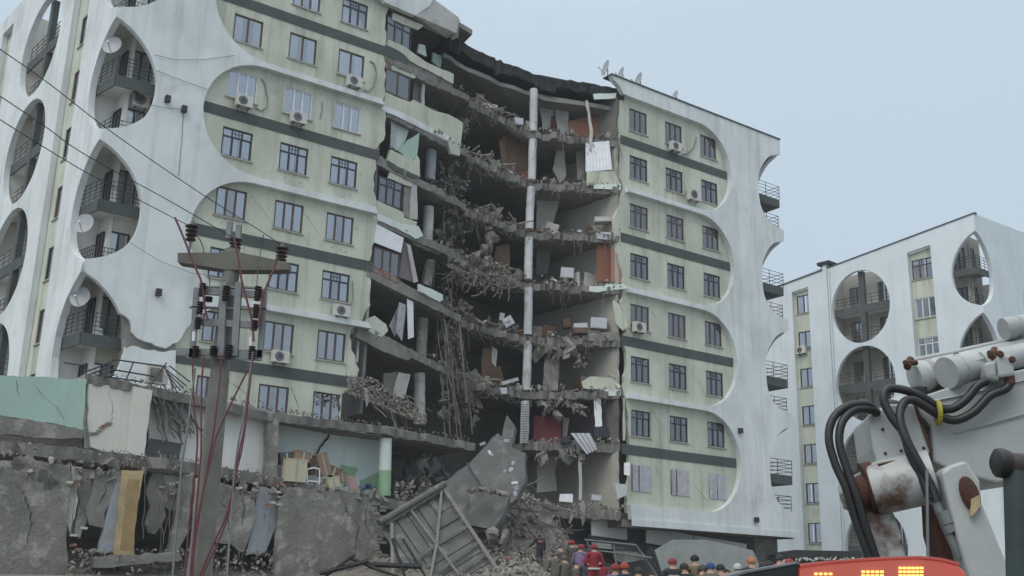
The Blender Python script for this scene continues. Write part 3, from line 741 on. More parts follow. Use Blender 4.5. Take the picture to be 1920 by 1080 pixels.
pan(BL, .02, 'green', 'rendered_wall', [(686, 600), (703, 592), (724, 608), (728, 620), (716, 632), (692, 622)], .18, label='broken off piece of pale green wall')
pan(BL, 0, 'conc', 'slab_edge', [(672, 612), (700, 622), (752, 650), (775, 668), (765, 676), (720, 660), (668, 632)], .3)
pan(BL, -.3, 'plasterl', 'door', [(748, 698), (770, 702), (758, 748), (738, 738)], .06, label='white door panel hanging askew')
pan(BL, -.3, 'plasterl', 'pier', [(672, 632), (675, 634), (671, 680), (668, 678)])
pan(BL, -1.6, 'beige', 'partition_wall', [(720, 700), (745, 696), (742, 745), (718, 730)])
# window still standing in the bay, and the loose ones
window(AB, BL, *BL.on(733, 361, -.02), 'transom', 'navy', 1.62, 1.45, -.02, sill=False)
window(AB, BL, *BL.on(747, 158, -.02), 'two', 'brown', 1.75, 1.4, -.02, sill=False)
window(AB, BL, *BL.on(726, 491, -.02), 'three', 'brown', 1.75, 1.3, -.02, sill=False)
# concrete columns, storey by storey
def column(px0, px1, F, d, r, m, name='column'):
    a, b = F.at(*px0, d), F.at(*px1, d); n = 10
    MB().tube([a.lerp(b, i/n)+Vector((U(-.012, .012), U(-.012, .012), 0)) for i in range(n+1)], r, 14).build(name, M[m], AB, smooth=True)
for p, q, m in (((809, 283), (806, 338), 'bluewall'), ((804, 388), (801, 456), 'plasterl'), ((806, 490), (799, 536), 'plaster'), ((793, 598), (788, 684), 'plaster'), ((787, 700), (786, 796), 'plasterl')):
    column(p, q, BL, -.9, .30, m)
M['colw'] = mat('worn_white_column', (.64, .65, .655), var=.2, scale=2., streak=.22, bump=.2, col2=(.34, .33, .31), fac2=.64, scale2=1.1)
for p, q in (((1001, 168), (1000, 247)), ((999, 262), (997, 338)), ((996, 352), (992, 430)), ((992, 446), (990, 524)), ((991, 540), (990, 628)), ((990, 642), (987, 732)), ((985, 752), (983, 832))):
    column(p, q, RC, -.05, .235, 'colw')
m = MB()      # stirrups laid bare on the lowest column
for i in range(16): m.tube([RC.at(978, 758+i*4.6, .27), RC.at(991, 758+i*4.6, .27)], .022, 4)
m.build('rebar', M['wire'], AB)
# middle, storey by storey
MR = [
 (RC, -1.6, 'plasterl', 'door', [(1011, 185), (1036, 188), (1042, 252), (1018, 248)], 'white door leaning in the top storey'),
 (RC, -1.5, 'plasterl', 'door', [(1040, 190), (1065, 184), (1067, 254), (1046, 256)], None),
 (RC, -1.55, 'crimson', 'partition_wall', [(1034, 216), (1042, 220), (1041, 254), (1030, 248)], None),
 (RC, -1.2, 'woodred', 'cupboard', [(1066, 228), (1110, 216), (1146, 240), (1148, 262), (1110, 258), (1070, 254)], 'splintered red brown cupboard in the top storey'),
 (RC, .1, 'plasterl', 'board', [(1098, 188), (1102, 188), (1112, 244), (1108, 282), (1104, 280), (1106, 246)], 'pale batten hanging over the slab edge'),
 (RC, .05, 'mintpale', 'slab_edge', [(1112, 176), (1156, 174), (1154, 184), (1114, 186)], None),
 (MF, -1., 'wood', 'partition_wall', [(942, 254), (994, 256), (992, 334), (950, 326)], 'brown wood panelled wall beside the column'),
 (MF, -.8, 'wood', 'board', [(936, 262), (946, 258), (952, 324), (944, 322)], None),
 (RC, -1.4, 'beige', 'partition_wall', [(1044, 276), (1058, 278), (1062, 330), (1050, 344), (1036, 318)], None),
 (RC, -1., 'plaster', 'partition_wall', [(1080, 284), (1096, 282), (1096, 340), (1082, 336)], None),
 (RC, .0, 'green', 'spandrel', [(1100, 322), (1150, 320), (1164, 346), (1100, 348)], None),
 (RC, .05, 'mintpale', 'slab_edge', [(1112, 346), (1164, 345), (1164, 356), (1114, 354)], None),
 (RC, -1.8, 'beige', 'partition_wall', [(1006, 356), (1052, 360), (1046, 390), (1032, 432), (1006, 432)], 'beige wall with a slanting broken edge'),
 (RC, .05, 'cloth', 'board', [(1118, 434), (1146, 436), (1145, 449), (1119, 447)], None),
 (MF, -.9, 'wood', 'door', [(931, 462), (956, 458), (957, 522), (921, 512)], 'brown door panel between the storeys'),
 (RC, -1.9, 'interior', 'partition_wall', [(1006, 462), (1036, 462), (1026, 512), (1006, 516)], None),
 (RC, -.35, 'woodred', 'door', [(1119, 452), (1146, 450), (1146, 528), (1119, 528)], 'red brown door standing at the right end'),
 (RC, -.1, 'salmon', 'partition_wall', [(1146, 460), (1156, 478), (1168, 502), (1166, 530), (1146, 528)], 'salmon coloured wall strip beside the red brown door'),
 (RC, .1, 'mintpale', 'slab_edge', [(1100, 537), (1170, 532), (1178, 540), (1120, 548), (1104, 546)], None),
 (RC, .1, 'green', 'rendered_wall', [(1149, 562), (1160, 570), (1172, 592), (1178, 612), (1168, 620), (1154, 606)], 'loose piece of pale green wall at the gap'),
 (RC, .05, 'plaster', 'slab_edge', [(1096, 626), (1160, 622), (1164, 638), (1130, 640), (1098, 638)], None),
 (MF, -.9, 'wood', 'door', [(905, 654), (926, 652), (928, 712), (902, 712)], 'brown door hanging in the sixth storey'),
 (MF, -.85, 'plasterl', 'door_frame', [(924, 650), (933, 656), (930, 688), (922, 680)], None),
 (RC, -.5, 'plaster', 'pier', [(1022, 664), (1050, 664), (1046, 732), (1018, 732)], 'grey wall pier under the broken lumps of slab'),
 (RC, .0, 'green', 'spandrel', [(1090, 716), (1106, 706), (1156, 708), (1160, 730), (1094, 728)], None),
 (RC, .05, 'mintpale', 'slab_edge', [(1132, 730), (1164, 729), (1164, 742), (1132, 742)], None),
 (RC, -.8, 'crimson', 'partition_wall', [(1000, 778), (1050, 782), (1056, 832), (1000, 836)], 'crimson wall in the storey below'),
 (RC, -.6, 'plaster', 'pier', [(1056, 782), (1068, 784), (1062, 826), (1054, 826)], None),
 (RC, -.2, 'curt', 'pier', [(1113, 746), (1127, 746), (1129, 808), (1116, 804)], 'white post in front of the lilac wall'),
 (RC, -1.6, 'lilac', 'partition_wall', [(1128, 744), (1166, 742), (1170, 826), (1130, 822)], 'dusty lilac wall behind the white post'),
 (RC, -.05, 'plasterl', 'pier', [(1168, 746), (1172, 746), (1172, 826), (1168, 826)], None),
 (RC, -1.6, 'beige', 'partition_wall', [(1110, 846), (1160, 846), (1160, 936), (1104, 930)], None),
 (RC, -2., 'beige', 'partition_wall', [(1008, 856), (1050, 856), (1040, 880), (1044, 920), (1006, 924)], None),
 (RC, -.2, 'plasterl', 'pier', [(1085, 852), (1091, 852), (1091, 938), (1085, 938)], None),
]
for F, d, m, nm, px, lb in MR: pan(F, d, m, nm, px, .1, lb)
# lumps of slab hanging by their steel
def lump(px, F, d, th, m, n=2):
    pts = [F.on(x, y, d) for x, y in px]; bm_ = MB(); us = [p[0] for p in pts]; vs_ = [p[1] for p in pts]
    ch = math.sqrt((max(us)-min(us))*(max(vs_)-min(vs_))); g = random.Random(int(px[0][0]*7+px[0][1]))
    def inside(u, v):
        c = False
        for i in range(len(pts)):
            (x0, y0), (x1, y1) = pts[i], pts[i-1]
            if (y0 > v) != (y1 > v) and u < (x1-x0)*(v-y0)/(y1-y0)+x0: c = not c
        return c
    k = 0
    while k < 26:
        u, v = g.uniform(min(us), max(us)), g.uniform(min(vs_), max(vs_))
        if not inside(u, v): continue
        s = ch*(g.uniform(.28, .5) if k < 9 else g.uniform(.06, .2)); k += 1
        bm_.rock(F.P(u, v, d-th*.5+g.uniform(-.5, .3)*th), (s*1.3, min(s, th*1.5), s), g)
    return bm_
for px, d, th in (([(1010, 648), (1036, 642), (1060, 640), (1090, 648), (1104, 682), (1086, 690), (1060, 678), (1040, 672), (1022, 664)], .35, .7), ([(1008, 750), (1030, 742), (1060, 748), (1064, 762), (1048, 776), (1028, 772)], .4, .6), ([(1060, 752), (1086, 748), (1106, 770), (1096, 778), (1066, 776)], .3, .6), ([(1012, 640), (1030, 646), (1032, 664), (1014, 660)], .5, .4)):
    lump(px, RC, d, th, 'conc').build('slab_fragment', M['conc'], AB, kind='stuff')
for px, d, th in (([(905, 305), (925, 280), (940, 296), (946, 330), (920, 334)], .0, .6), ([(915, 392), (930, 374), (946, 392), (952, 420), (928, 432), (912, 420)], .1, .7), ([(880, 520), (908, 470), (925, 440), (934, 446), (912, 500), (896, 526)], .2, .5), ([(870, 740), (900, 735), (906, 765), (892, 800), (876, 780)], -.3, .4)):
    lump(px, MF, d, th, 'concd').build('slab_fragment', M['concd'], AB, kind='stuff')
# arch of hanging concrete in the lowest storey
lump([(1004, 856), (1030, 842), (1070, 838), (1098, 848), (1096, 864), (1076, 858), (1040, 862), (1016, 876)], RC, .3, .6, 'concd').build('slab_fragment', M['conc'], AB, kind='stuff')

# rubble lying along the broken floors
def along(a, za, b, zb, n, m, smin=.025, smax=.27, inward=1.2, outw=.25, pile=.3):
    for i in range(n):
        t = U(0, 1); d = U(-outw, inward); s = smin+(smax-smin)*U(0, 1)**3.4
        hp = max(0, .5+hnoise(a.x+t*8, za, 1.2)*1.4)
        p = lift(a+(b-a)*t+BACK*d, za+(zb-za)*t+U(0, pile)*hp*max(0, (1-abs(d)/1.3))+s*.2)
        m.rock(p, (s*U(.7, 1.4), s, s*U(.5, 1.)))
for k, (za, ze, zc, zb) in enumerate(LEV):
    m = MB(); along(E0, ze-.2, Cc, zc+.02, 420, m, pile=.65 if k in (2, 3) else .45); along(Cc, zc, B0, zb, 340, m, pile=.4)
    along(A0+(E0-A0)*.55, za+(ze-za)*.55, E0, ze, 130, m)
    stuff(m, 'rubble', M['rubble' if k % 2 else 'rubbled'], AB)
    m = MB(); along(E0, ze-.2, Cc, zc+.02, 40, m, .06, .22); along(Cc, zc, B0, zb, 50, m, .06, .24); stuff(m, 'broken_bricks', M['brick'], AB)
m = MB(); along(Cc, 9.8, B0, 9.85, 360, m); along(Cc, 6.4, B0, 6.3, 420, m, pile=.5); stuff(m, 'rubble', M['rubble'], AB)
# pale bits: broken tiles, boards, plaster
m = MB()
for k, (za, ze, zc, zb) in enumerate(LEV):
    for a, z0, b, z1, n in ((E0, ze-.1, Cc, zc+.1, 9), (Cc, zc+.1, B0, zb+.1, 11)):
        for i in range(n):
            t = U(0, 1); p = lift(a+(b-a)*t+BACK*U(-.2, .8), z0+(z1-z0)*t+U(.05, .3)); s = U(.08, .3)
            m.rbox(p, (s, s*U(.5, 1.4), .03), (U(-1.2, 1.2), U(-1.2, 1.2), U(0, 3)))
stuff(m, 'plaster_shards', M['plasterl'], AB)
# boards and battens thrown over the slabs
for k, (za, ze, zc, zb) in enumerate(LEV):
    for i in range(7):
        m = MB()
        t = U(0, 1); p = lift(E0+(Cc-E0)*t+BACK*U(-.3, .6), ze-.1+(zc-ze+.1)*t+U(.1, .4)); m.rbox(p, (U(.7, 1.7), .05, .07), (U(-.4, .4), U(-.6, .6), U(-.9, .9))); m.build('batten', M['plaster'], AB)

# hanging tangle of reinforcing steel
def hang(m, a, b, sag, r=.018, n=7, wig=.1):
    pts = []
    for i in range(n+1):
        t = i/n; p = a.lerp(b, t)-Vector((0, 0, sag*math.sin(math.pi*t)))
        if 0 < i < n: p += Vector((U(-wig, wig), U(-wig, wig), U(-wig, wig)))
        pts.append(p)
    m.tube(pts, r, 4, cap=False)
for k, (za, ze, zc, zb) in enumerate(LEV):
    m = MB(); nx = LEV[k+1][1] if k < 5 else 10.2; nc = LEV[k+1][2] if k < 5 else 9.7
    for i in range(15):                                      # beside the bay, bundles hanging straight down
        t = abs(rnd.gauss(0, .16)); a = lift(E0+(Cc-E0)*t+BACK*U(-.5, .5)+Vector((U(-.9, .2), 0, 0)), ze+(zc-ze)*t-.1)
        ln = U(.4, 2.); b = a+Vector((U(-.8, .8), U(-.3, .3), -ln)); hang(m, a, b, 0, U(.006, .013), 8, .06)
    for i in range(26):                                      # mesh sagging under the middle slab
        t = U(0, 1); t2 = min(1, max(0, t+U(-.35, .35)))
        a = lift(E0+(Cc-E0)*t+BACK*U(-.35, .3), ze+(zc-ze)*t-.35); b = lift(E0+(Cc-E0)*t2+BACK*U(-.4, .3), ze+(zc-ze)*t2-.35)
        hang(m, a, b, U(.1, .6), U(.008, .016), 7, .04)
    for i in range(12):
        t = U(0, 1); a = lift(Cc+(B0-Cc)*t+BACK*U(-.25, .1), zc+(zb-zc)*t-.2); hang(m, a, a+Vector((U(-.3, .3), U(-.2, .1), -U(.3, 1.2))), 0, U(.012, .02), 5, .05)
    stuff(m, 'hanging_rebar', M['wire'], AB)
# thick broken strips of slab and mesh hanging at the left of the gap
m = MB()
for i in range(16):
    x = U(822, 866); y = U(540, 700); a = MF.at(x, y, U(0, .7)); b = MF.at(x+U(5, 30), y+U(80, 190), U(0, .8)); hang(m, a, b, -.2, U(.02, .05), 6, .05)
for i in range(26):
    x = U(812, 862); y = U(330, 720); a = MF.at(x, y, U(-.3, .8)); b = MF.at(x+U(-14, 26), y+U(30, 120), U(-.3, .8)); hang(m, a, b, U(-.2, .2), U(.008, .022), 6, .05)
stuff(m, 'hanging_slab_strips', M['concd'], AB)
# mass of torn steel matting and dust between the bay and the middle
m = MB()
for i in range(1300):
    y = U(225, 800); x = 846+rnd.gauss(0, 14)+(y-500)*.02; p = MF.at(x, y, U(-1.6, .2)); s = U(.04, .26)
    m.rock(p, (s, s, s*U(.6, 2.2)))
stuff(m, 'torn_wall_debris', M['rubbled'], AB)
for px in ([(828, 300), (852, 312), (858, 350), (846, 372), (830, 352)], [(838, 380), (866, 392), (862, 440), (848, 452), (836, 420)], [(822, 430), (838, 440), (842, 488), (826, 480)], [(846, 470), (872, 480), (868, 510), (850, 530), (842, 505)], [(820, 552), (846, 562), (866, 640), (856, 690), (838, 640)], [(832, 600), (846, 610), (852, 690), (842, 700)], [(846, 640), (862, 660), (880, 760), (870, 800), (852, 720)], [(822, 680), (838, 690), (846, 770), (830, 790)], [(866, 560), (884, 572), (888, 610), (872, 604)], [(812, 330), (826, 338), (824, 372), (812, 366)], [(862, 214), (884, 224), (880, 252), (862, 246)], [(854, 330), (880, 336), (886, 352), (860, 356)]):
    lump(px, MF, U(-.5, .4), .25, 'slabd').build('wall_fragment', M['slabd' if U(0, 1) < .5 else 'concd'], AB, kind='stuff')
# debris bowl hanging in the fifth storey, pile on the podium
m = MB()
for i in range(620):
    x = U(850, 968); f = 1-((x-905)/62)**2; y = 498+(x-850)*.26+U(-14, 6)+max(0, f)*U(0, 34); p = MF.at(x, y, U(-.4, .5)); s = U(.03, .17); m.rock(p, (s*U(.7, 1.3), s, s*.8))
for i in range(34):
    x = U(848, 960); y = 500+(x-850)*.25; a = MF.at(x, y+U(-8, 8), U(0, .5)); b = MF.at(x+U(-40, 40), y+U(5, 40), U(0, .6)); hang(m, a, b, U(0, .3), U(.008, .024), 6, .05)
stuff(m, 'rubble', M['rubble'], AB)
m = MB()
for i in range(900):
    x = U(648, 800); t = (x-648)/152; y = 735+t*62-U(0, 1)**1.5*48*(1-abs(2*t-.7)*.45); p = BL.at(x, y, U(.2, 1.6)); s = U(.03, .2); m.rock(p, (s*U(.7, 1.3), s, s*.8))
for i in range(26):
    x = U(650, 760); y = 735+(x-650)*.4-U(10, 40); a = BL.at(x, y, U(.3, 1.6)); b = BL.at(x+U(10, 60), y+U(15, 60), U(.3, 1.8)); hang(m, a, b, U(-.1, .2), U(.012, .04), 5, .04)
stuff(m, 'rubble', M['rubble'], AB)

# more crushed household stuff and masonry thrown about the rooms
for k, (za, ze, zc, zb) in enumerate(LEV):
    m = MB(); m4 = MB()
    for i in range(46):
        t = U(.05, 1); p = lift(E0+(Cc-E0)*t+BACK*U(.3, 3.5), ze-.1+(zc-ze+.1)*t+U(.1, .5)); s_ = U(.15, .5); m.rock(p, (s_*U(.7, 1.6), s_, s_*.7))
        t = U(0, .95); p = lift(Cc+(B0-Cc)*t+BACK*U(.3, 3.5), zc+(zb-zc)*t+U(.05, .45)); s_ = U(.12, .42); (m4 if i % 3 else m).rock(p, (s_*U(.7, 1.6), s_, s_*.7))
    stuff(m, 'room_debris', M['concd'], AB); stuff(m4, 'room_debris', M['brick' if k in (2, 4) else 'rubbled'], AB)
    for i in range(5):
        t = U(0, 1); F_ = MF if i < 2 else RC; w = F_ is MF
        a_ = (E0 if w else Cc); b_ = (Cc if w else B0); z0 = (ze-.1 if w else zc); z1 = (zc if w else zb)
        p = lift(a_+(b_-a_)*t+BACK*U(.2, 2.2), z0+(z1-z0)*t+.45); m = MB(); m.rbox(p, (U(.4, 1.1), .06, U(.6, 1.3)), (U(-.5, .5), U(-.6, .6), U(-.8, .8)))
        m.build('broken_panel', M[('plasterl', 'wood', 'beige', 'lilac', 'woodred')[(i+k) % 5]], AB)
# ------------------------------------------------------------------ wrecked low building in front of the left block
PP = Frame(FL.P(0, 0, 5), 35.85)
pc = PP.P(-17, 0, 0)
POD = thing('shop_building', 'low wrecked two storey building with mint rooms and grey torn walls under the left block', 'building', (pc.x, pc.y, 1.9))
def pp(d, m, name, px, th=.15, label=None, jg=.035, step=.28, parent=POD):
    pts = [PP.on(x, y, d) for x, y in px]
    if jg: pts = jag(pts, step, jg, True)
    return MB().prism(PP, pts, d-th, d).build(name, M[m], parent, label=label)
def pslab(pts, back, th, m, name, amp=.12, label=None):
    fr = []
    for i in range(len(pts)-1):
        a = PP.P(*pts[i]); b = PP.P(*pts[i+1]); n = max(1, int((b-a).length/.22))
        for k in range(n): fr.append(a.lerp(b, k/n)+PP.n*U(-amp, amp)+Vector((0, 0, U(-.03, .03))))
    fr.append(PP.P(*pts[-1])); bk = [fr[-1]-PP.n*back, fr[0]-PP.n*back]
    return MB().slab(fr+bk, [p-Vector((0, 0, th))+PP.n*-U(0, .15) for p in fr]+[p-Vector((0, 0, th)) for p in bk]).build(name, M[m], POD, label=label)
on = PP.on
r0 = on(160, 700); r1 = on(345, 738); r2 = on(500, 772); r3 = on(720, 800); r4 = on(885, 832)
pslab([(*r0, 0), (*r1, 0), (*r2, 0), (r3[0], r3[1], .1), (r4[0], r4[1], .3)], 4.9, .34, 'conc', 'roof_slab', .1)
# ragged lip of roofing and lumps on that edge
m = MB()
for i in range(520):
    x = U(165, 880); y = 700+(x-160)*.185+U(-9, 4) if x < 500 else 768+(x-500)*.155+U(-8, 4); s = U(.03, .13); p = PP.at(x, y, U(-.8, .12)); m.rock(p, (s*U(.7, 1.4), s, s*.75))
stuff(m, 'rubble', M['rubbled'], POD)
pp(0, 'mint', 'rendered_wall', [(-40, 702), (163, 711), (156, 806), (120, 798), (-40, 772)], .2, 'turquoise rendered wall', .03)
pp(.06, 'plaster', 'floor_edge', [(-40, 774), (110, 796), (155, 806), (156, 822), (100, 822), (-40, 812)], .3)
pp(-.3, 'plasterl', 'rendered_wall', [(160, 722), (262, 722), (258, 852), (160, 840)], .15)
M['whitew'] = mat('stained_white_paint', (.70, .69, .66), var=.1, scale=.9, streak=.12, bump=.1)
M['creamw'] = mat('cream_paint', (.66, .645, .58), var=.1, scale=.8, streak=.08, bump=.08)
pp(-.1, 'creamw', 'rendered_wall', [(166, 720), (256, 726), (246, 856), (200, 850), (170, 838), (166, 800)], .15, 'cream painted wall with a stepped crack', .03)
pp(.05, 'creamw', 'pilaster', [(250, 724), (286, 732), (270, 856), (240, 850)], .4, None, .02)
for i in range(9):
    m = MB(); x = 166+i*5+U(-1, 1); y = 812-max(0, i-3)*4+U(-2, 2); a = PP.at(x, y, -.09); m.rbox(a, (.2, .06, .07), (0, 0, PP.yaw)); m.build('brick', M['brick'], POD)
pp(-.6, 'whitew', 'room_wall', [(280, 722), (505, 772), (505, 906), (280, 860)], .15)
m = MB()
for i in range(26):
    x = U(285, 345); a = PP.at(x, 742+U(0, 12), U(-.6, .1)); b = PP.at(x+U(5, 50), 815+U(-20, 20), U(-.5, .1)); hang(m, a, b, U(-.1, .2), U(.015, .05), 6, .06)
stuff(m, 'hanging_rebar', M['wire'], POD)
pp(-.1, 'plaster', 'pier', [(505, 778), (523, 786), (520, 905), (498, 898)], .4, None, .03)
pp(-1.3, 'mintpale', 'room_wall', [(518, 790), (722, 826), (720, 935), (516, 912)], .15, 'pale mint wall of the open room')
pp(-1.25, 'dado', 'dado', [(640, 871), (672, 878), (660, 905), (640, 905)], .02, None, .05)
pp(-1.25, 'dado', 'dado', [(676, 900), (712, 885), (712, 916), (676, 914)], .02, None, .05)
cracks_ = MB()
p = jag([PP.on(x, y, -1.24) for x, y in ((617, 815), (606, 832), (596, 848), (590, 862))], .15, .05)
for i in range(len(p)-1): cracks_.tube([PP.P(*p[i], -1.23), PP.P(*p[i+1], -1.23)], .045, 4)
cracks_.build('crack', M['dark'], POD)
a = PP.at(723, 822, -.3); b = PP.at(721, 930, -.3)
mid = a.lerp(b, .56)
MB().tube([a, mid], .27, 18).build('column', M['mintpale'], POD, smooth=True, label='round column, pale above and green below')
MB().tube([mid, b], .272, 18).build('column', M['dado'], POD, smooth=True, label='green painted foot of the round column')
f0 = on(-60, 822); f1 = on(160, 842); f2 = on(300, 858); f3 = on(490, 888); f4 = on(560, 905); f5 = on(720, 934); f6 = on(860, 955)
pslab([(*f0, .1), (*f1, .1), (*f2, .05), (*f3, .0), (*f4, .1), (*f5, .1), (*f6, .3)], 5, .42, 'conc', 'floor_slab', .14)
MB().prism(PP, [(-27, 0), (-5, 0), (-5, 6.), (-27, 6.)], -4.2, -4).build('rear_wall', M['interior'], POD)
MB().sheet([[PP.P(u, 2.45+.12*hnoise(u, d, 1.3)+.3*max(0, -d)-.8*max(0, d-.2), d) for u in [-23+.4*i for i in range(22)]] for d in (2.8, 2.2, 1.6, 1., .5, 0, -.6, -1.3, -2.2, -3.2, -4)]).build('debris_bed', M['rubbled'], POD)
MB().prism(PP, [(-27, 6.2), (-5, 6.2), (-5, 9.), (-27, 9.2)], -4.7, -4.55).build('rear_wall', M['concd'], POD)
m = MB()
for i in range(1000):
    x = U(-10, 730); y = 838+(x*.066 if x < 300 else 20+(x-300)*.175)+U(-10, 22); s = U(.03, .15); m.rock(PP.at(x, y, U(-.5, .28)), (s*U(.7, 1.4), s, s*.75))
stuff(m, 'rubble', M['rubble'], POD)
m = MB()
for i in range(26):
    x = U(420, 740); y = 912+(x-520)*.09+U(-4, 12); s = U(.2, .55); m.rock(PP.at(x, y, U(.2, .5)), (s*1.4, s, s*.8))
m.build('torn_edge', M['plaster'], POD, kind='stuff')
for px, d_ in (([(744, 868), (770, 850), (800, 870), (806, 920), (770, 930), (748, 925)], -1.5), ([(800, 850), (826, 846), (850, 905), (842, 925), (820, 900)], -.6), ([(762, 890), (790, 880), (796, 935), (760, 938)], -.9)):
    lump(px, PP, d_, .35, 'slabd').build('wall_fragment', M['slabd'], POD, kind='stuff')
m = MB()
for i in range(260):
    x = U(738, 860); y = 936+(x-738)*.1-U(0, 1)**2*36; s = U(.05, .3); m.rock(PP.at(x, y, U(-1.5, .2)), (s*U(.7, 1.4), s, s*.75))
stuff(m, 'rubble', M['rubble'], POD)
# lower storey walls and fragments
pp(.35, 'plaster', 'grey_wall', [(-40, 866), (60, 862), (131, 872), (133, 900), (128, 960), (124, 1010), (130, 1100), (-40, 1100)], .3, 'rough grey plaster wall at the far left')
pp(.2, 'plasterl', 'wall_strip', [(134, 874), (154, 876), (146, 940), (132, 1000), (124, 970)], .25)
pp(.1, 'plaster', 'wall_strip', [(154, 878), (180, 882), (172, 950), (150, 1010), (140, 1000), (148, 930)], .3)
pp(.2, 'conc', 'wall_strip', [(176, 884), (226, 884), (216, 930), (196, 962), (196, 990), (168, 984), (160, 952), (172, 925)], .3)
pp(.28, 'bluewall', 'wall_strip', [(216, 906), (232, 884), (216, 1036), (186, 1034), (196, 985)], .3, 'pale blue strip of broken wall')
pp(.42, 'yellow', 'pilaster', [(231, 881), (270, 882), (262, 930), (250, 985), (252, 1042), (214, 1040)], .45, 'ochre painted pilaster', .03)
M['ochre2'] = mat('worn_ochre_paint', (.37, .255, .125), var=.3, scale=2., bump=.3)
pp(.425, 'ochre2', 'pilaster_panel', [(240, 898), (262, 900), (250, 1034), (224, 1032)], .03, None, .02)
pp(-.3, 'plaster', 'wall_fragment', [(288, 884), (306, 888), (318, 930), (308, 950), (312, 968), (300, 990), (290, 1002), (278, 998), (272, 980), (282, 950), (274, 925)], .22, 'hanging patch of plaster in the dark opening')
pp(-.6, 'creamw', 'wall_fragment', [(282, 882), (345, 890), (344, 938), (330, 960), (308, 950), (312, 930)], .12)
pp(.05, 'plaster', 'wall_strip', [(345, 888), (362, 890), (352, 1000), (330, 1044), (312, 1040), (326, 985), (332, 940)], .25)
pp(.1, 'plasterl', 'wall_strip', [(368, 896), (398, 900), (392, 1040), (362, 1044), (364, 970)], .25)
pp(.3, 'plaster', 'wall_panel', [(396, 902), (440, 912), (478, 926), (480, 966), (470, 1000), (456, 1036), (448, 1034), (434, 1020), (404, 1016), (388, 1004)], .2, 'big grey wall panel with a torn lower edge')
pp(.2, 'bluewall', 'broken_column', [(482, 912), (522, 918), (524, 962), (508, 1010), (496, 1036), (462, 1040), (474, 990)], .45, 'shattered bluish column')
pp(.5, 'plaster', 'grey_wall', [(522, 940), (545, 914), (600, 918), (690, 932), (706, 940), (716, 985), (706, 1012), (716, 1060), (712, 1100), (516, 1100), (520, 1020)], .3, 'rough grey plaster wall below the mint room')
for i in range(20):
    m = MB(); x = 703+U(-2, 14); y = 945+i*6; s = U(.16, .3); m.rbox(PP.at(x, y, .38), (s*1.5, .3, .11), (0, 0, PP.yaw+U(-.2, .2))); m.build('brick', M['conc'], POD)
m = MB()
for i in range(40):
    x = U(275, 520); a = PP.at(x, 902+(x-275)*.14, U(-.5, .2)); hang(m, a, a+Vector((U(-.4, .3), 0, -U(.6, 3))), 0, U(.01, .02), 6, .05)
stuff(m, 'hanging_rebar', M['wire'], POD)
m = MB()
for i in range(900):
    x = U(130, 520); y = U(1030, 1095)-(18 if 430 > x > 330 else 0)*U(0, 1); s = U(.04, .2); m.rock(PP.at(x, y, U(-.3, .7)), (s*U(.7, 1.4), s, s*.75))
stuff(m, 'rubble', M['rubble'], POD)
m = MB()
for i in range(46):
    x = U(-5, 275); y = 872+U(-12, 24)+x*.02; s = U(.15, .5); m.rock(PP.at(x, y, U(.0, .35)), (s*1.3, s, s*.5))
stuff(m, 'plaster_lumps', M['plaster'], POD)
pp(.62, 'conc', 'slab_edge', [(176, 1046), (250, 1040), (336, 1034), (342, 1050), (260, 1058), (176, 1064)], .5, 'broken ledge low in front of the dark opening', .06)
def wall_cracks(lines, d, w=.024, m='dark'):
    for px in lines:
        p = jag([PP.on(x, y, d) for x, y in px], .14, .05); n = len(p); up_ = []; dn = []
        for i, (u, v) in enumerate(p):
            ww = w*(.3+.7*math.sin(math.pi*(i+.5)/n))*U(.5, 1.3); up_.append((u-ww, v+ww*.5)); dn.append((u+ww, v-ww*.5))
        MB().prism(PP, up_+dn[::-1], d, d+.006).build('crack', M[m], POD)
wall_cracks([[(20, 900), (48, 930), (60, 980), (52, 1020)], [(86, 880), (96, 920), (118, 940)]], .353)
wall_cracks([[(640, 925), (650, 960), (672, 985), (668, 1030)], [(690, 940), (684, 980), (700, 1010)]], .503)
wall_cracks([[(410, 935), (425, 960), (432, 1000)], [(450, 920), (458, 950), (452, 985)]], .303, .02)
wall_cracks([[(60, 720), (84, 745), (104, 760), (120, 788)], [(30, 712), (36, 740)]], .003, .01)
wall_cracks([[(205, 735), (212, 770), (206, 800)]], -.097, .007)
wall_cracks([[(190, 900), (200, 920), (186, 945)], [(150, 900), (146, 930), (152, 955)]], .203, .02)
def wall_patch(px, d, r, m):
    mm = MB()
    for x, y in px:
        u, v = PP.on(x, y, d); k = 9; rr = r*U(.5, 1.3)
        mm.prism(PP, [(u+rr*U(.5, 1.3)*1.3*math.cos(6.283*i/k), v+rr*U(.5, 1.3)*math.sin(6.283*i/k)) for i in range(k)], d, d+.007)
    mm.build('spalled_plaster', M[m], POD, kind='stuff')
wall_patch([(U(0, 120), U(870, 930)) for i in range(9)], .352, .28, 'conc')
wall_patch([(U(530, 705), U(930, 1070)) for i in range(5)], .502, .22, 'conc')
for k in range(34):                                     # bricks laid bare along torn edges
    x, y, d = ((U(128, 160), U(880, 1030), .32), (U(500, 528), U(905, 950), .45), (U(296, 346), U(900, 930), -.2), (U(440, 480), U(915, 935), .28))[k % 4]
    m = MB(); m.rbox(PP.at(x, y, d), (.24, .12, .085), (U(-.15, .15), U(-.15, .15), PP.yaw+U(-.2, .2))); m.build('brick', M['brick' if k % 3 else 'plasterl'], POD)
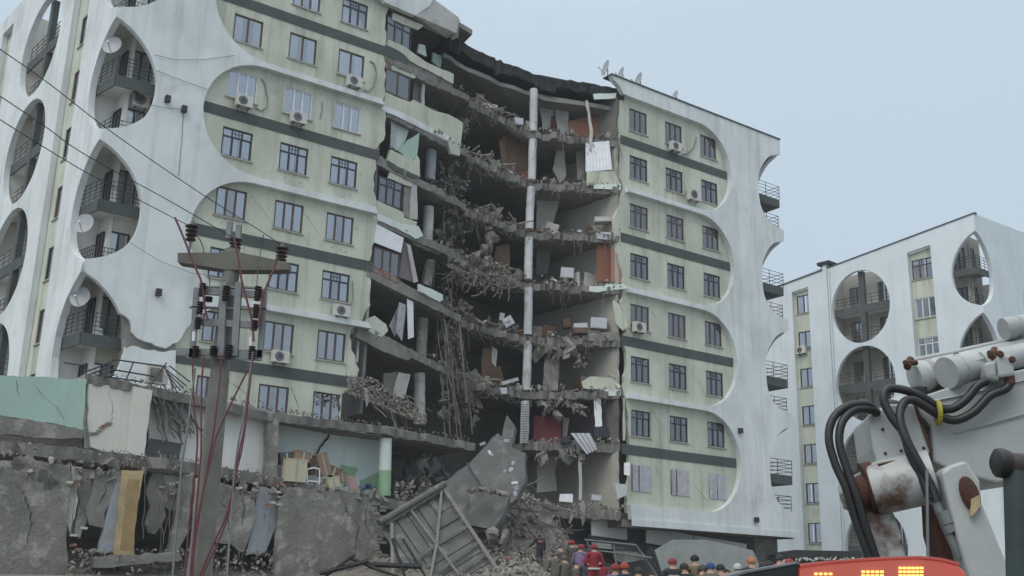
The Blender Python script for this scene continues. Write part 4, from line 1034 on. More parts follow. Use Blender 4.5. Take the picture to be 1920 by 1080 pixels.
for x0, y0, x1, y1 in ((272, 885, 268, 1010), (300, 890, 306, 1020), (322, 892, 318, 1000), (512, 915, 500, 1040), (140, 870, 134, 1000), (450, 905, 446, 960), (420, 902, 428, 940), (60, 864, 66, 900), (690, 930, 700, 985)):
    m = MB(); hang(m, PP.at(x0, y0, .5), PP.at(x1, y1, .55), U(-.05, .05), .014, 8, .05); m.build('hanging_wire', M['wire'], POD)
# bent railing on the roof terrace
def tube_thing(name, label, cat, segs, r, m, group=None):
    t = MB()
    for s in segs: t.tube(s, r, 6)
    return solo(t, name, M[m], label, cat, group)
q = lambda x, y, d=0.: PP.at(x, y, d)
tube_thing('bent_railing', 'dark steel railing bent outwards on the terrace edge above the cream wall', 'railing',
 [[q(214, 674), q(300, 686), q(312, 688)], [q(206, 692), q(290, 706)], [q(195, 706), q(268, 716)], [q(212, 674), q(195, 710)], [q(250, 680), q(235, 716)], [q(312, 680), q(282, 724)]]+
 [[q(308+3*i, 690+i*6), q(350-6*i, 724+4*i, .6)] for i in range(5)]+[[q(318, 686), q(356, 716, .5)]]+[[q(160, 698+7*i, -.8), q(214, 676+9*i, 0)] for i in range(4)]+[[q(120, 680, -1), q(160, 686, -1), q(160, 712, -1)]], .03, 'rail')
b = thing('ac_unit', 'cream air conditioner box standing on the terrace behind the bent railing', 'air conditioner', q(293, 722, -.4))
MB().obox(q(293, 702, -.4), PP.u, PP.n, (0, 0, 1), .85, .35, .75).build('casing', M['ac'], b)
MB().obox(q(293, 702, -.2), PP.u, PP.n, (0, 0, 1), .5, .02, .5).build('fan_grille', M['plaster'], b)

# things left in the open rooms
solo(MB().prism(PP, [on(x, y, -.5) for x, y in ((282, 822), (340, 832), (334, 868), (268, 856))], -.55, -.45), 'metal_sheet', M['sheetm'], 'dark metal sheet leaning at the left of the open floor', 'metal sheet')
solo(MB().prism(PP, [on(x, y, -.7) for x, y in ((336, 834), (388, 836), (464, 850), (462, 884), (400, 880), (336, 868))], -.75, -.65), 'metal_sheet', M['steel'], 'grey metal sheet behind the concrete pole', 'metal sheet')
def crate(px, wpx, hpx, d, m, label, name='cardboard_box', rot=0., cat='box', depth=.45):
    c = PP.at(px[0], px[1], d); sc = (c-C0).length/FPX; w, h = wpx*sc*1.05, hpx*sc
    ca, sa = math.cos(rot), math.sin(rot); ux = PP.u*ca+Vector((0, 0, sa)); uz = -PP.u*sa+Vector((0, 0, ca))
    t = thing(name, label, cat, c-Vector((0, 0, h/2)))
    MB().obox(c, ux, PP.n, uz, w, depth, h).build('box_body', M[m], t)
    MB().obox(c+uz*(h/2+.012), ux, PP.n, uz, w*1.04, depth*1.05, .024).build('lid', M[m], t)
    MB().obox(c+PP.n*(depth/2+.004), ux, PP.n, uz, w*.12, .006, h).build('tape', M['sill'], t)
    return t
M['card'] = mat('cardboard', (.27, .185, .125), var=.25, scale=3., bump=.05)
M['card2'] = mat('dark_cardboard', (.19, .125, .085), var=.25, scale=3., bump=.05)
M['pinkb'] = mat('faded_pink_board', (.42, .27, .25), var=.2, scale=3., bump=.05)
M['creamb'] = mat('cream_cabinet_paint', (.50, .46, .33), var=.15, scale=2., bump=.05)
crate((552, 883), 38, 40, .0, 'creamb', 'cream cabinet standing at the edge of the mint room', 'cabinet', cat='cabinet')
crate((565, 857), 26, 17, -.1, 'card', 'brown cardboard box on top of the cream cabinet', rot=-.12)
crate((534, 860), 24, 20, -.4, 'sheetm', 'dark grey sack on the left end of the cream cabinet', 'sack', rot=.15, cat='sack')
crate((604, 872), 20, 40, -.1, 'card', 'tall brown box tipped to the left in the mint room', rot=.35)
crate((588, 876), 20, 28, -.4, 'card2', 'dark brown box wedged between cabinet and tipped box', rot=.1)
crate((622, 885), 30, 16, -.2, 'card2', 'dark cardboard box lying in the middle of the heap', rot=-.3)
crate((622, 905), 22, 17, .1, 'creamb', 'small pale printed box lowest of the heap', rot=.3)
crate((638, 896), 14, 17, -.1, 'card', 'small brown box leaning against the pink board', rot=.2)
solo(MB().prism(PP, [on(x, y, .0) for x, y in ((646, 892), (664, 893), (672, 914), (662, 922), (664, 930), (658, 928))], -.04, 0), 'pink_board', M['pinkb'], 'faded pink board hanging over the floor edge by the boxes', 'board')
t = thing('chair', 'pale chair frame standing right of the cream cabinet', 'chair', q(588, 906, .1)); sc = (q(588, 906, .1)-C0).length/FPX
for x in (576, 599):
    MB().tube([q(x, 908, .1), q(x, 880, .1)], .035, 6).build('leg', M['pvc'], t)
MB().tube([q(576, 880, .1), q(588, 877, .1), q(599, 880, .1)], .035, 6).build('backrest', M['pvc'], t)
MB().box(PP, on(576, 900, .1)[0], on(599, 900, .1)[0], on(588, 904, .1)[1], on(588, 901, .1)[1], -.3, .1).build('seat', M['pvc'], t)
solo(MB().rock(q(680, 915, -.5), (.5, .4, .3)).rock(q(690, 912, -.6), (.5, .4, .3)).rock(q(700, 916, -.5), (.4, .4, .25)), 'blue_bag', plain('faded_blue_plastic', (.08, .13, .22)), 'blue bags on the floor beside the round column', 'bag')

# ------------------------------------------------------------------ fallen roof sheet on its lattice, fallen slabs, rubble slope
T0 = aty(829, 914, 45.5); T1 = aty(712, 984, 43.5); T2 = aty(722, 1110, 41.8); T3 = aty(965, 1120, 42.8)
RFS = thing('fallen_roof', 'fallen metal roof panel lying tilted with its steel lattice upwards', 'roof panel', ((T1+T3)/2).to_tuple())
nrm = (T1-T0).cross(T3-T0).normalized()
if nrm.y > 0: nrm = -nrm
def RP(x, y, o=0.):
    r = ray(x, y); return C0+r*((T0-C0).dot(nrm)/r.dot(nrm))+nrm*o
def board(p, o):
    MB().slab([RP(x, y, o) for x, y in p], [RP(x, y, o-.07) for x, y in p]).build('roof_board', M['roofsheet'], RFS)
def cline(y): return 829-11*(y-914)/108 if y < 1022 else 818-14*(y-1022)/70
dx_, dy_ = -117/137, 71/137
def hit(x, y):
    for k in range(400):
        if x+dx_*k <= cline(y+dy_*k): return (x+dx_*k, y+dy_*k)
n_ = 18
for k in range(n_):
    t0, t1 = k/n_, (k+1)/n_-.004; p0 = (829+126*t0, 914+190*t0); p1 = (829+126*t1, 914+190*t1); board([p0, p1, hit(*p1), hit(*p0)], -.1-.03*(k % 2))
ex, ey = 116/206, 170/206
for k in range(12):                                     # left leaf: boards run the other way
    q0, q1 = k/12, (k+1)/12-.005; a_ = (829-117*q0, 914+71*q0); b_ = (829-117*q1, 914+71*q1)
    def down(p):
        for j in range(500):
            x, y = p[0]+ex*j, p[1]+ey*j
            if x >= cline(y)-2 or y > 1110: return (x, y)
    board([a_, b_, down(b_), down(a_)], -.1-.05*(k % 2))
def bar(a, b, w, name='lattice_bar'):
    MB().tube([RP(*a, .06), RP(*b, .06)], w, 4).build(name, M['lattice'], RFS)
bar((829, 914), (955, 1104), .1); bar((826, 922), (722, 985), .06); bar((734, 984), (736, 1095), .09)
bar((828, 916), (818, 1022), .075); bar((818, 1022), (804, 1095), .075); bar((768, 955), (818, 1022), .06); bar((818, 1022), (862, 1082), .06)
bar((752, 1005), (776, 1052), .055); bar((776, 1052), (818, 1022), .06); bar((818, 1022), (876, 988), .06); bar((820, 1074), (896, 1018), .055); bar((854, 1078), (918, 1034), .06); bar((824, 985), (862, 965), .035)
MB().tube([T1+nrm*.15-(T0-T1)*.02, T0+nrm*.15+(T0-T1)*.03], .15, 14).build('ridge_pipe', M['roofsheet'], RFS, smooth=True)
# loose steel in front
m = MB()
for a, b, r in (((600, 1075), (690, 1052), .09), ((610, 1080), (665, 1040), .06), ((690, 1058), (790, 1062), .1), ((690, 1062), (760, 1085), .05), ((735, 1010), (760, 1085), .06), ((755, 1010), (800, 1085), .05), ((655, 1045), (720, 1072), .07)):
    m.tube([aty(*a, 40.5), aty(*b, 40.2)], r, 5)
solo(m, 'twisted_steel', M['roofd'], 'dark twisted steel sections heaped in front of the fallen roof panel', 'scrap steel')
def fallen(px, Y, dY, th, m, label, name='fallen_slab'):
    ys_ = [p[1] for p in px]; y0, y1 = min(ys_), max(ys_)
    loop = [aty(x, y, Y+dY*(y-y1)/(y0-y1)) for x, y in px]; loop = [Vector(p) for p in jag([tuple(p) for p in loop], .35, .06, True)]
    return solo(MB().slab(loop, [p+Vector((.1, th, -.1)) for p in loop]), name, M[m], label, 'concrete slab')
fallen([(922, 820), (934, 812), (952, 832), (986, 850), (984, 906), (968, 935), (948, 952), (892, 950), (838, 912), (830, 905), (880, 868)], 47.5, 2.6, .4, 'slabd', 'large dark slab tipped on its corner at the foot of the gap')
fallen([(832, 906), (876, 872), (900, 925), (890, 985), (838, 984), (828, 950)], 46.8, 1.2, .4, 'slabd', 'dark slab behind the upper corner of the fallen roof panel')
fallen([(884, 922), (898, 914), (954, 930), (946, 962), (926, 992), (876, 984)], 46.4, 1., .35, 'slabd', 'smaller slab with a pale upper edge leaning on the large dark slab')
fallen([(995, 985), (1020, 970), (1034, 972), (1040, 1010), (1056, 1030), (1050, 1060), (996, 1050)], 50.6, .8, .3, 'plaster', 'pale slab piece standing behind the person in dark clothes')
fallen([(944, 800), (950, 778), (966, 800), (958, 842), (940, 838)], 51, .6, .3, 'slabd', 'pointed slab splinter above the large dark slab')
mm = MB()
for i in range(40):
    t = i/39; x = 884+70*t; y = 921-9*math.sin(min(1, t*3)*1.57)+16*t; mm.rock(aty(x, y, 46.0+.1*(i % 3)), (.3, .22, .2))
o_ = mm.build('pale_broken_edge', M['plaster'], [o for o in COL.objects if o.name == 'fallen_slab.002'][0], kind='stuff')
mm = MB(); cr = [aty(x, y, Y) for x, y, Y in ((876, 868, 47.45), (888, 890, 46.75), (898, 905, 46.5), (904, 922, 46.2))]
mm.tube(cr, .05, 5); mm.build('crack', M['dark'], [o for o in COL.objects if o.name == 'fallen_slab'][0])
def mound(x, y):
    z = gz(x, y)
    z += 3.2*math.exp(-(((x+.6)/3.)**2+((y-53)/5.5)**2))+2.3*math.exp(-(((x-1.6)/2.6)**2+((y-55)/4)**2))+1.1*math.exp(-(((x+4)/3)**2+((y-47)/4)**2))+.6*math.exp(-(((x-.6)/1.2)**2+((y-44)/2)**2))
    return z+.28*hnoise(x, y, .9)+.16*hnoise(x, y, 2.3)+.08*hnoise(x, y, 5)
grid = [[(x, y, mound(x, y)-.05) for x in [-8+.3*i for i in range(58)]] for y in [39+.35*j for j in range(56)]]
MB().sheet(grid).build('rubble_mound', M['rubbled'], kind='structure')
m = MB(); m2 = MB(); m3 = MB()
for i in range(4200):
    x = rnd.gauss(.4, 2.6); y = U(42, 57.5); s = U(.05, .42)*U(.25, 1)
    if not -7.5 < x < 8: continue
    (m, m2, m3)[i % 7 == 0 if i % 3 else 2 if i % 9 == 0 else 0].rock((x, y, mound(x, y)+s*.15), (s*U(.7, 1.5), s, s*U(.5, .9)))
stuff(m, 'rubble', M['rubble']); stuff(m2, 'dark_rubble', M['rubbled']); stuff(m3, 'broken_bricks', M['brick'])
m = MB()
for i in range(34):
    x = rnd.gauss(.2, 1.8); y = U(46, 56); m.rbox((x, y, mound(x, y)+.15), (U(.1, .35), U(.1, .3), .03), (U(-1, 1), U(-1, 1), U(0, 3)))
for x, y in ((918, 848), (922, 852), (962, 868), (958, 880), (946, 884), (965, 905), (968, 915), (966, 925), (905, 832), (950, 826)):
    p = aty(x, y, 44.6); p = aty(x, y, 46.6 if y > 840 else 48.); m.rbox(p, (U(.1, .3), .02, U(.08, .22)), (U(-.5, .5), U(-1, 1), U(-.5, .5)))
stuff(m, 'paper_and_shards', M['cloth'])
m = MB()
for i in range(60):
    x = rnd.gauss(1.2, 2.); y = U(46, 57); a = Vector((x, y, mound(x, y)+U(0, .6))); m.tube([a, a+Vector((U(-1, 1), U(-.4, .4), U(-.2, 1))), a+Vector((U(-2, 2), U(-.4, .4), U(-.5, .8)))], U(.015, .05), 4)
stuff(m, 'tangled_steel', M['wire'])
# big beam and boulders on the slope
for px, Y, s, lb in (((1092, 962), 53.5, (1.6, .4, .35), 'long beam piece lying across the top of the rubble slope'), ((1030, 952), 54, (1.3, .5, .4), 'concrete chunk at the top of the rubble slope below the arch'), ((1010, 1075), 46, (1.2, .9, .8), 'rounded pale concrete boulder at the foot of the rubble slope'), ((930, 1000), 46, (1., .7, .5), 'dusty concrete chunk right of the fallen roof panel'), ((960, 1055), 45, (1.2, .8, .6), 'jagged concrete chunk at the right foot of the fallen roof panel')):
    mm = MB(); c = aty(*px, Y); pts = []
    mm.rock(c, s); mm.rock(c+Vector((s[0]*.35, -.1, -.1)), tuple(v*.7 for v in s)); mm.rock(c+Vector((-s[0]*.3, .05, -.12)), tuple(v*.75 for v in s))
    solo(mm, 'concrete_chunk', M['conc' if Y > 50 else 'plaster'], lb, 'rubble')
# ------------------------------------------------------------------ the intact building at the right
HB0 = FB.P(50.5, 0, 0)
HB = thing('apartment_building', 'undamaged white apartment block with round balcony openings seen at the right behind the machine arm', 'apartment building', (HB0.x, HB0.y, 0))
def og_at(uc, sh, sgn, sc=.93): return [(uc+sgn*u*sc, v+sh) for u, v in OGs]
dv = .85
poly = [(38.35, 0), (38.35, 27.3), (50.5, 28.75)]
for sh in (dv, dv-6, dv-12): poly += [(50.5-u*.93, v+sh) for u, v in OGs]
poly += [(50.5, 0)]
EV = [23.65, 17.7, 11.7, 5.7]
holes = [arc(41.05, v, 2.48, 2.85, 0, 351, 39) for v in EV]+[[(45.2, 3), (47.05, 3), (47.05, 27.2), (45.2, 27.0)]]
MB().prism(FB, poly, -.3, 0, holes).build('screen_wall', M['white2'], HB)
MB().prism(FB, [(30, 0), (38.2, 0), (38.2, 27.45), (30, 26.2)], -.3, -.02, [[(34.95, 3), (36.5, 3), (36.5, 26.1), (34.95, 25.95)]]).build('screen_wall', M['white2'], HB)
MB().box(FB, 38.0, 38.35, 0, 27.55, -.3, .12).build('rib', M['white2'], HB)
MB().box(FB, 37.6, 38.7, 27.56, 27.8, -1.3, .25).build('chimney_cap', M['roofd'], HB)
MB().tube([FB.P(38.5, 1, .1), FB.P(38.5, 27, .1)], .06, 6).build('drainpipe', M['pvc'], HB)
m = MB(); m.hexa([FB.P(30, 26.2, -.3), FB.P(50.6, 28.75, -.3), FB.P(50.6, 28.75, .06), FB.P(30, 26.2, .06), FB.P(30, 26.28, -.3), FB.P(50.6, 28.83, -.3), FB.P(50.6, 28.83, .06), FB.P(30, 26.28, .06)]); m.build('coping', M['band'], HB)
for u0, u1, uw, w in ((45.1, 47.15, 46.15, 1.66), (34.9, 36.6, 35.8, 1.25)):
    vs = [25.65-2.98*i for i in range(8)] if uw > 40 else [24.85-3*i for i in range(8)]
    MB().prism(FB, [(u0-.3, 2.5), (u1+.3, 2.5), (u1+.3, 27.25), (u0-.3, 26.9)] if uw > 40 else [(u0-.3, 2.5), (u1+.3, 2.5), (u1+.3, 26.1), (u0-.3, 25.9)], -.5, -.32, [rect(uw, v, w, 1.5) for v in vs if v > 3.3]).build('rendered_wall', M['green'], HB)
    for i, v in enumerate(vs):
        if v > 3.3: window(HB, FB, uw, v, 'transom' if uw > 40 and i in (0, 2) else 'two' if uw < 40 else 'three', ('brown', 'pvc', 'pvc', 'brown')[i % 4] if uw > 40 else ('brown', 'navy')[i % 2], w, 1.5, -.32)
for v in EV: recess_balcony(HB, FB, 41.05, v, 2.48, 2.85, wall='beige')
FC = Frame(HB0, -49.52+90)                 # flank that goes away to the right
poly = [(0, 0), (20, 0), (20, 26.), (0, 28.75)]
poly = [(20, 0), (20, 29.9), (0, 28.75)]
for sh in (dv, dv-6, dv-12): poly += [(u*.93, v+sh) for u, v in OGs]
poly += [(0, 0)]
def lobe_c(vc, r=2.86): return [(6.5+r-r*math.sin(R(a)), vc+r*math.cos(R(a))) for a in range(0, 181, 12)]+[(16, vc-r), (16, vc+r)]
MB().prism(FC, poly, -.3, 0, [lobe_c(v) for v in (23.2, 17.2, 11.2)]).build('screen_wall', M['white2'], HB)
MB().box(FC, 5, 18, 2, 27, -.5, -.32).build('rendered_wall', M['green'], HB)
for v in (23.3, 17.3, 11.3): MB().box(FC, 6.4, 16, v-.27, v+.27, -.315, -.29).build('painted_band', M['band'], HB)
for sh in (dv, dv-6, dv-12):
    MB().box(FB, 47.4, 49.3, 20.85+sh, 26.9+sh, -1.5, -1.35).build('balcony_wall', M['beige'], HB)
    MB().box(FC, 1.2, 3.2, 20.85+sh, 26.9+sh, -1.5, -1.35).build('balcony_wall', M['beige'], HB)
    for v, fl in ((24.0+sh, True), (21.05+sh, False)):
        loop = [FB.P(48.3, 0, -.31), FB.P(50.15, 0, -.31), FC.P(2.2, 0, -.31), FC.P(2.2, 0, -1.4), FB.P(48.3, 0, -1.4)]
        s = MB().slab([lift(p, v-.2) for p in loop], [lift(p, v) for p in loop]).build('balcony_slab', M['ceil'], HB)
        if fl:
            m = MB()
            for p, q_ in ((loop[0], loop[1]), (loop[1], loop[2])): m.tube([lift(p, v-.15), lift(q_, v-.15)], .001, 3)
            m = MB(); a, b, c = loop[0], loop[1], loop[2]; o1 = -FB.n*.06; o2 = -FC.n*.06
            m.hexa([lift(a, v-.4)-o1*.0, lift(b, v-.4), lift(b, v-.4)+FB.n*.05, lift(a, v-.4)+FB.n*.05, lift(a, v+.1), lift(b, v+.1), lift(b, v+.1)+FB.n*.05, lift(a, v+.1)+FB.n*.05])
            m.hexa([lift(b, v-.4), lift(c, v-.4), lift(c, v-.4)+FC.n*.05, lift(b, v-.4)+FC.n*.05, lift(b, v+.1), lift(c, v+.1), lift(c, v+.1)+FC.n*.05, lift(b, v+.1)+FC.n*.05])
            m.build('fascia', M['band'], s)
        r = MB()
        for k in range(1, 5):
            for p, q_ in ((loop[0], loop[1]), (loop[1], loop[2])): r.tube([lift(p, v+.1+.22*k), lift(q_, v+.1+.22*k)], .02, 5)
        for p, q_ in ((loop[0], loop[1]), (loop[1], loop[2])):
            for t in (0, .33, .66, 1): w_ = p.lerp(q_, t); r.tube([lift(w_, v), lift(w_, v+.98)], .02, 5)
        r.build('railing', M['rail'], HB)
        f_, panes, si = wmesh('two', .8, 1.9, 'navy')
        for F, u in ((FB, 48.5), (FC, 1.75)):
            o = link('door', f_, HB, F.P(u, v+1.05, -1.22)-HB.location, F.yaw)
            for loc, pm in panes: link('pane', pm, o, loc)
MB().box(FB, 30, 50, 0, 26, -9, -8.8).build('rear_wall', M['interior'], HB)
# green netting hung on the lowest bow of two openings
for F, pts, lb in ((FB, [(39.7, 21.9), (41.9, 22.0), (42.9, 22.8), (42.9, 21.4), (40.2, 20.6)], 'green netting hung in the upper round opening'),):
    pass

# ------------------------------------------------------------------ dishes and air conditioners
def make_dish(name, label, P, aim, r=.45, stem=.5, group=None):
    aim = Vector(aim).normalized(); t = thing(name, label, 'satellite dish', P, group)
    c = Vector(P)+Vector((0, 0, stem))
    MB().tube([P, c], .03, 6).build('mast', M['steel'], t)
    prof = [(.02, -.02)]+[(r*i/5, .13*r*(i/5)**2*1.6) for i in range(1, 6)]+[(r*.98, .13*r*1.6+.015), (r*.5, .03+.07*r)]
    MB().lathe(c+aim*.06, prof, 18, aim).build('reflector', M['dish'], t, smooth=True)
    q_ = aim.orthogonal(); q_ = Vector((0, 0, -1)); q_ = (q_-aim*q_.dot(aim)).normalized()
    MB().tube([c+aim*.08+q_*r*.9, c+aim*r*1.15+q_*r*.25], .018, 5).build('feed_arm', M['steel'], t)
    MB().tube([c+aim*r*1.05+q_*r*.25, c+aim*r*1.25+q_*r*.22], .04, 8).build('receiver', M['pvc'], t)
    return t
for i, (x, y, r, lb) in enumerate(((1131, 142, .5, 'satellite dish at the torn end of the right roof edge'), (1168, 146, .42, 'second satellite dish from the gap on the right roof'), (1201, 158, .52, 'largest satellite dish on the right roof edge'), (1269, 190, .38, 'satellite dish standing alone furthest along the right roof edge'))):
    P = FR.at(x, y, -.25)
    if i == 0: P = FR.P(6.75, 31.33, -.2)
    P.z = max(31.34, min(P.z, 31.4)); make_dish('satellite_dish', lb, P, (-.92, -.34, .2), r, .55 if i != 3 else .45, 'dishes on the right roof')
for x, y, d, lb in ((207, 97, -.35, 'white satellite dish in the top arched balcony of the left block'), (154, 432, -.35, 'white satellite dish in the middle arched balcony of the left block'), (147, 570, -.35, 'white satellite dish in the lowest arched balcony of the left block')):
    P = FL.at(x+4, y+4, d-.3); make_dish('satellite_dish', lb, P, (-.1, -.95, .12), .46, .35, 'dishes in the arched balconies')
def make_ac(name, label, F, u, v, d=0., w=.82, h=.56, group='air conditioners on the walls', rot=True):
    t = thing(name, label, 'air conditioner', F.P(u, v-h/2, d), group)
    MB().box(F, u-w/2, u+w/2, v-h/2, v+h/2, d+.12, d+.42).build('casing', M['ac'], t)
    m = MB(); m.lathe(F.P(u-w*.12, v, d+.421), [(h*.40, 0), (h*.40, .012), (h*.1, .02)], 18, F.n); m.build('fan_grille', M['acd'], t)
    m = MB()
    for k in range(4): m.lathe(F.P(u-w*.12, v, d+.436+.0), [(h*(.12+.08*k)+.008, .004), (h*(.12+.08*k)-.008, .008)], 16, F.n)
    m.build('guard_rings', M['steel'], t)
    for s in (-.3, .3):
        m = MB(); m.tube([F.P(u+s*w, v-h/2-.02, d), F.P(u+s*w, v-h/2-.02, d+.42)], .018, 4); m.tube([F.P(u+s*w, v-h/2-.22, d), F.P(u+s*w, v-h/2-.02, d+.4)], .014, 4); m.build('bracket', M['rail'], t)
    return t
acs = [(FL, 665, 153, 'air conditioner below the third window of the second visible row, left block'), (FL, 458, 190, 'air conditioner below the white framed window at the left of its row'), (FL, 560, 221, 'air conditioner below the middle white framed window'), (FL, 641, 583, 'air conditioner with a dark fan under the third dark framed window, left block'), (FL, 526, 669, 'air conditioner on the dark band low on the left block'), (FR, 1267, 275, 'air conditioner under the middle window of the top row, right block'), (FR, 1302, 366, 'large cream air conditioner beside the third window of the second row, right block'), (FR, 1199, 614, 'air conditioner under the brown framed window beside the gap, right block')]
hoses = MB()
for F, x, y, lb in acs:
    u, v = F.on(x, y, .3); big = x == 1302; make_ac('air_conditioner', lb, F, u, v, 0, .95 if big else .8, .68 if big else .56)
u, v = FL.on(264, 186, -.9); make_ac('air_conditioner', 'air conditioner hanging inside the top arched balcony', FL, -20.75, v, -1.3, .75, .7)
u, v = FB.on(1502, 656, -.1); make_ac('air_conditioner', 'air conditioner in the window strip of the undamaged block', FB, u, v, -.42, .85, .6)
def cable(name, label, F, px, r=.025, d=.02, m='wire'):
    t = MB(); t.tube([F.at(x, y, d) for x, y in px], r, 5); return solo(t, name, M[m], label, 'cable')
cable('hose', 'grey hose looping from the wall to the highest left air conditioner', FL, [(694, 114), (702, 120), (706, 136), (700, 162), (690, 172), (682, 168)], .035, .05, 'steel')
cable('hose', 'grey hose looping beside the white framed window with an air conditioner', FL, [(490, 147), (496, 156), (502, 186), (500, 202), (490, 208), (478, 202)], .03, .05, 'steel')
cable('hose', 'thin hose beside the middle white framed window', FL, [(604, 192), (604, 206), (600, 222)], .025, .05, 'steel')
cable('hose', 'hose curving down to the air conditioner in the top row, right block', FR, [(1306, 257), (1304, 268), (1298, 280), (1288, 288), (1278, 290)], .035, .05, 'steel')
cable('hose', 'hose hanging right of the third dark framed window, left block', FL, [(661, 527), (662, 560), (655, 580)], .025, .05, 'steel')
def walllamp(F, x, y, lb):
    P = F.at(x, y, .32); t = MB(); t.rbox(P+F.n*.1, (.22, .25, .3), (0, 0, F.yaw)); solo(t, 'wall_box', M['acd'], lb, 'wall fixture')
walllamp(FL, 313, 187, 'small dark fixture on the white wall right of the top arched balcony')
walllamp(FL, 344, 206, 'dark junction box on the white wall with a cable hanging from it')
walllamp(FL, 296, 549, 'small dark vent on the white wall right of the lowest arched balcony')
walllamp(FR, 1386, 808, 'small dark vent on the white screen wall of the right block')
walllamp(FR, 1416, 975, 'small dark hook at the bottom of the white screen wall, right block')
cable('wall_cable', 'thin cable hanging straight down the white wall from the junction box', FL, [(344, 210), (341, 260), (335, 330)], .012, .33)
cable('wall_cable', 'thin cable strung from the top arched balcony to the junction box', FL, [(283, 197), (310, 202), (344, 205)], .012, .36)
cable('wall_cable', 'thin cable sagging across the white wall from the top arched balcony', FL, [(290, 103), (330, 112), (380, 112), (440, 104)], .012, .36)
cable('wall_cable', 'thin cable slanting over the white wall to the second bay', FL, [(293, 132), (340, 150), (390, 168)], .012, .36)
cable('wall_cable', 'long thin cable from the middle arched balcony towards the pole', FL, [(240, 452), (300, 490), (360, 512), (420, 520)], .012, .5)

# curtains, cloths and household things left in the gap
def drape(F, px, d, m, label, name='curtain', cat='curtain', folds=5, amp=.03):
    (x0, y0), (x1, y1), (x2, y2), (x3, y3) = px; n = folds*5; rows = []
    for i in range(9):
        s = i/8; row = []
        for j in range(n+1):
            t = j/n; xa = x0+(x1-x0)*t; ya = y0+(y1-y0)*t; xb = x3+(x2-x3)*t; yb = y3+(y2-y3)*t
            row.append(F.at(xa+(xb-xa)*s, ya+(yb-ya)*s, d+amp*math.sin(t*folds*6.28+s*.8)*(.5+.5*s)))
        rows.append(row)
    return solo(MB().sheet(rows), name, M[m], label, cat, smooth=True)
drape(BL, ((733, 222), (743, 226), (742, 280), (733, 274)), -.3, 'cloth', 'white curtain hanging in the open bay at the third floor gap', folds=3)
drape(BL, ((748, 566), (762, 572), (754, 640), (742, 622)), -.2, 'curtd', 'grey curtain pulled to the left in the fifth floor bay', folds=4)
drape(BL, ((763, 560), (775, 566), (776, 632), (765, 636)), -.1, 'curt', 'pale curtain hanging over the slab in the fifth floor bay', folds=4)
drape(BL, ((730, 610), (750, 566), (754, 600), (740, 632)), -.5, 'curtd', 'torn brownish curtain spread behind the pale one', folds=3)
drape(BL, ((682, 728), (689, 727), (692, 752), (687, 764)), 1.2, 'cloth', 'white cloth caught on the debris heap above the podium roof', 'cloth', 'cloth', 2)
drape(RC, ((1098, 268), (1142, 264), (1148, 318), (1098, 322)), .0, 'curt', 'ribbed pale sheet hanging at the right of the second gap storey', 'sheet', 'sheet', 8, .03)
drape(RC, ((1069, 812), (1106, 812), (1121, 842), (1100, 852)), .35, 'cloth', 'white bed sheet hanging over the slab edge', 'bed_sheet', 'sheet', 4, .06)
drape(RC, ((1152, 906), (1174, 908), (1176, 928), (1158, 936)), .2, 'cloth', 'white cloth with blue edge hanging in the lowest gap room', 'cloth', 'cloth', 2)
drape(RC, ((1050, 926), (1074, 926), (1074, 942), (1048, 940)), .1, 'curt', 'pale cloth lying left of the post in the lowest gap room', 'cloth', 'cloth', 2, .02)
drape(RC, ((1170, 868), (1181, 866), (1181, 892), (1170, 890)), .25, 'curt', 'pale panel of cloth beside the lowest broken window', 'cloth', 'cloth', 2, .02)
drape(MF, ((938, 727), (950, 726), (951, 738), (939, 739)), .3, 'cloth', 'small white cloth over the slab edge beside the column', 'cloth', 'cloth', 2, .02)
def white_box(F, x, y, w, h, d, rot, lb, m='cloth', name='appliance', cat='appliance', dep=.6):
    c = F.at(x, y, d); sc_ = (c-C0).length/FPX; w *= sc_; h *= sc_; ca, sa = math.cos(rot), math.sin(rot)
    ux = F.u*ca+Vector((0, 0, sa)); uz = -F.u*sa+Vector((0, 0, ca)); t = thing(name, lb, cat, c-Vector((0, 0, h/2)))
    MB().obox(c, ux, F.n, uz, w, dep, h).build('body', M[m], t)
    MB().obox(c+F.n*(dep/2+.008), ux, F.n, uz, w*.86, .016, h*.86).build('front_panel', M[m], t)
    MB().obox(c+uz*(h/2+.012), ux, F.n, uz, w*1.03, dep*1.03, .02).build('top_panel', M[m], t)
    return t
white_box(MF, 970, 231, 17, 13, -.2, .05, 'small white appliance on the slab left of the top column')
white_box(RC, 1063, 514, 24, 19, -.5, -.05, 'white cabinet lying in the storey with the red brown door')
white_box(MF, 950, 605, 20, 17, -.1, .6, 'white appliance tipped over left of the column')
white_box(MF, 940, 600, 9, 26, -.5, -.1, 'grey board standing behind the tipped white appliance', 'plasterl', 'board', 'board', .1)
white_box(RC, 1122, 608, 30, 20, -.3, -.05, 'white chest lying open at the right end of the gap')
white_box(RC, 1088, 613, 26, 9, -.1, .08, 'low white drawer unit lying among rubble left of the white chest')
white_box(RC, 1088, 622, 26, 10, .0, .02, 'brown drawer unit squashed under the white one', 'wood', 'drawer_unit', 'furniture')
white_box(MF, 955, 716, 34, 6, .1, .35, 'pale board lying tilted on the slab beside the column', 'plasterl', 'board', 'board', .3)
white_box(RC, 1062, 608, 14, 16, -1., .2, 'dark brown armchair shape behind the drawers', 'wood', 'armchair', 'furniture')
white_box(RC, 1125, 812, 26, 20, -.5, .1, 'dark blue mattress heaped behind the hanging bed sheet', 'navy', 'mattress', 'mattress')
white_box(RC, 1060, 826, 18, 12, .0, .1, 'dark bundle of bedding left of the hanging bed sheet', 'navy', 'bedding', 'bedding')
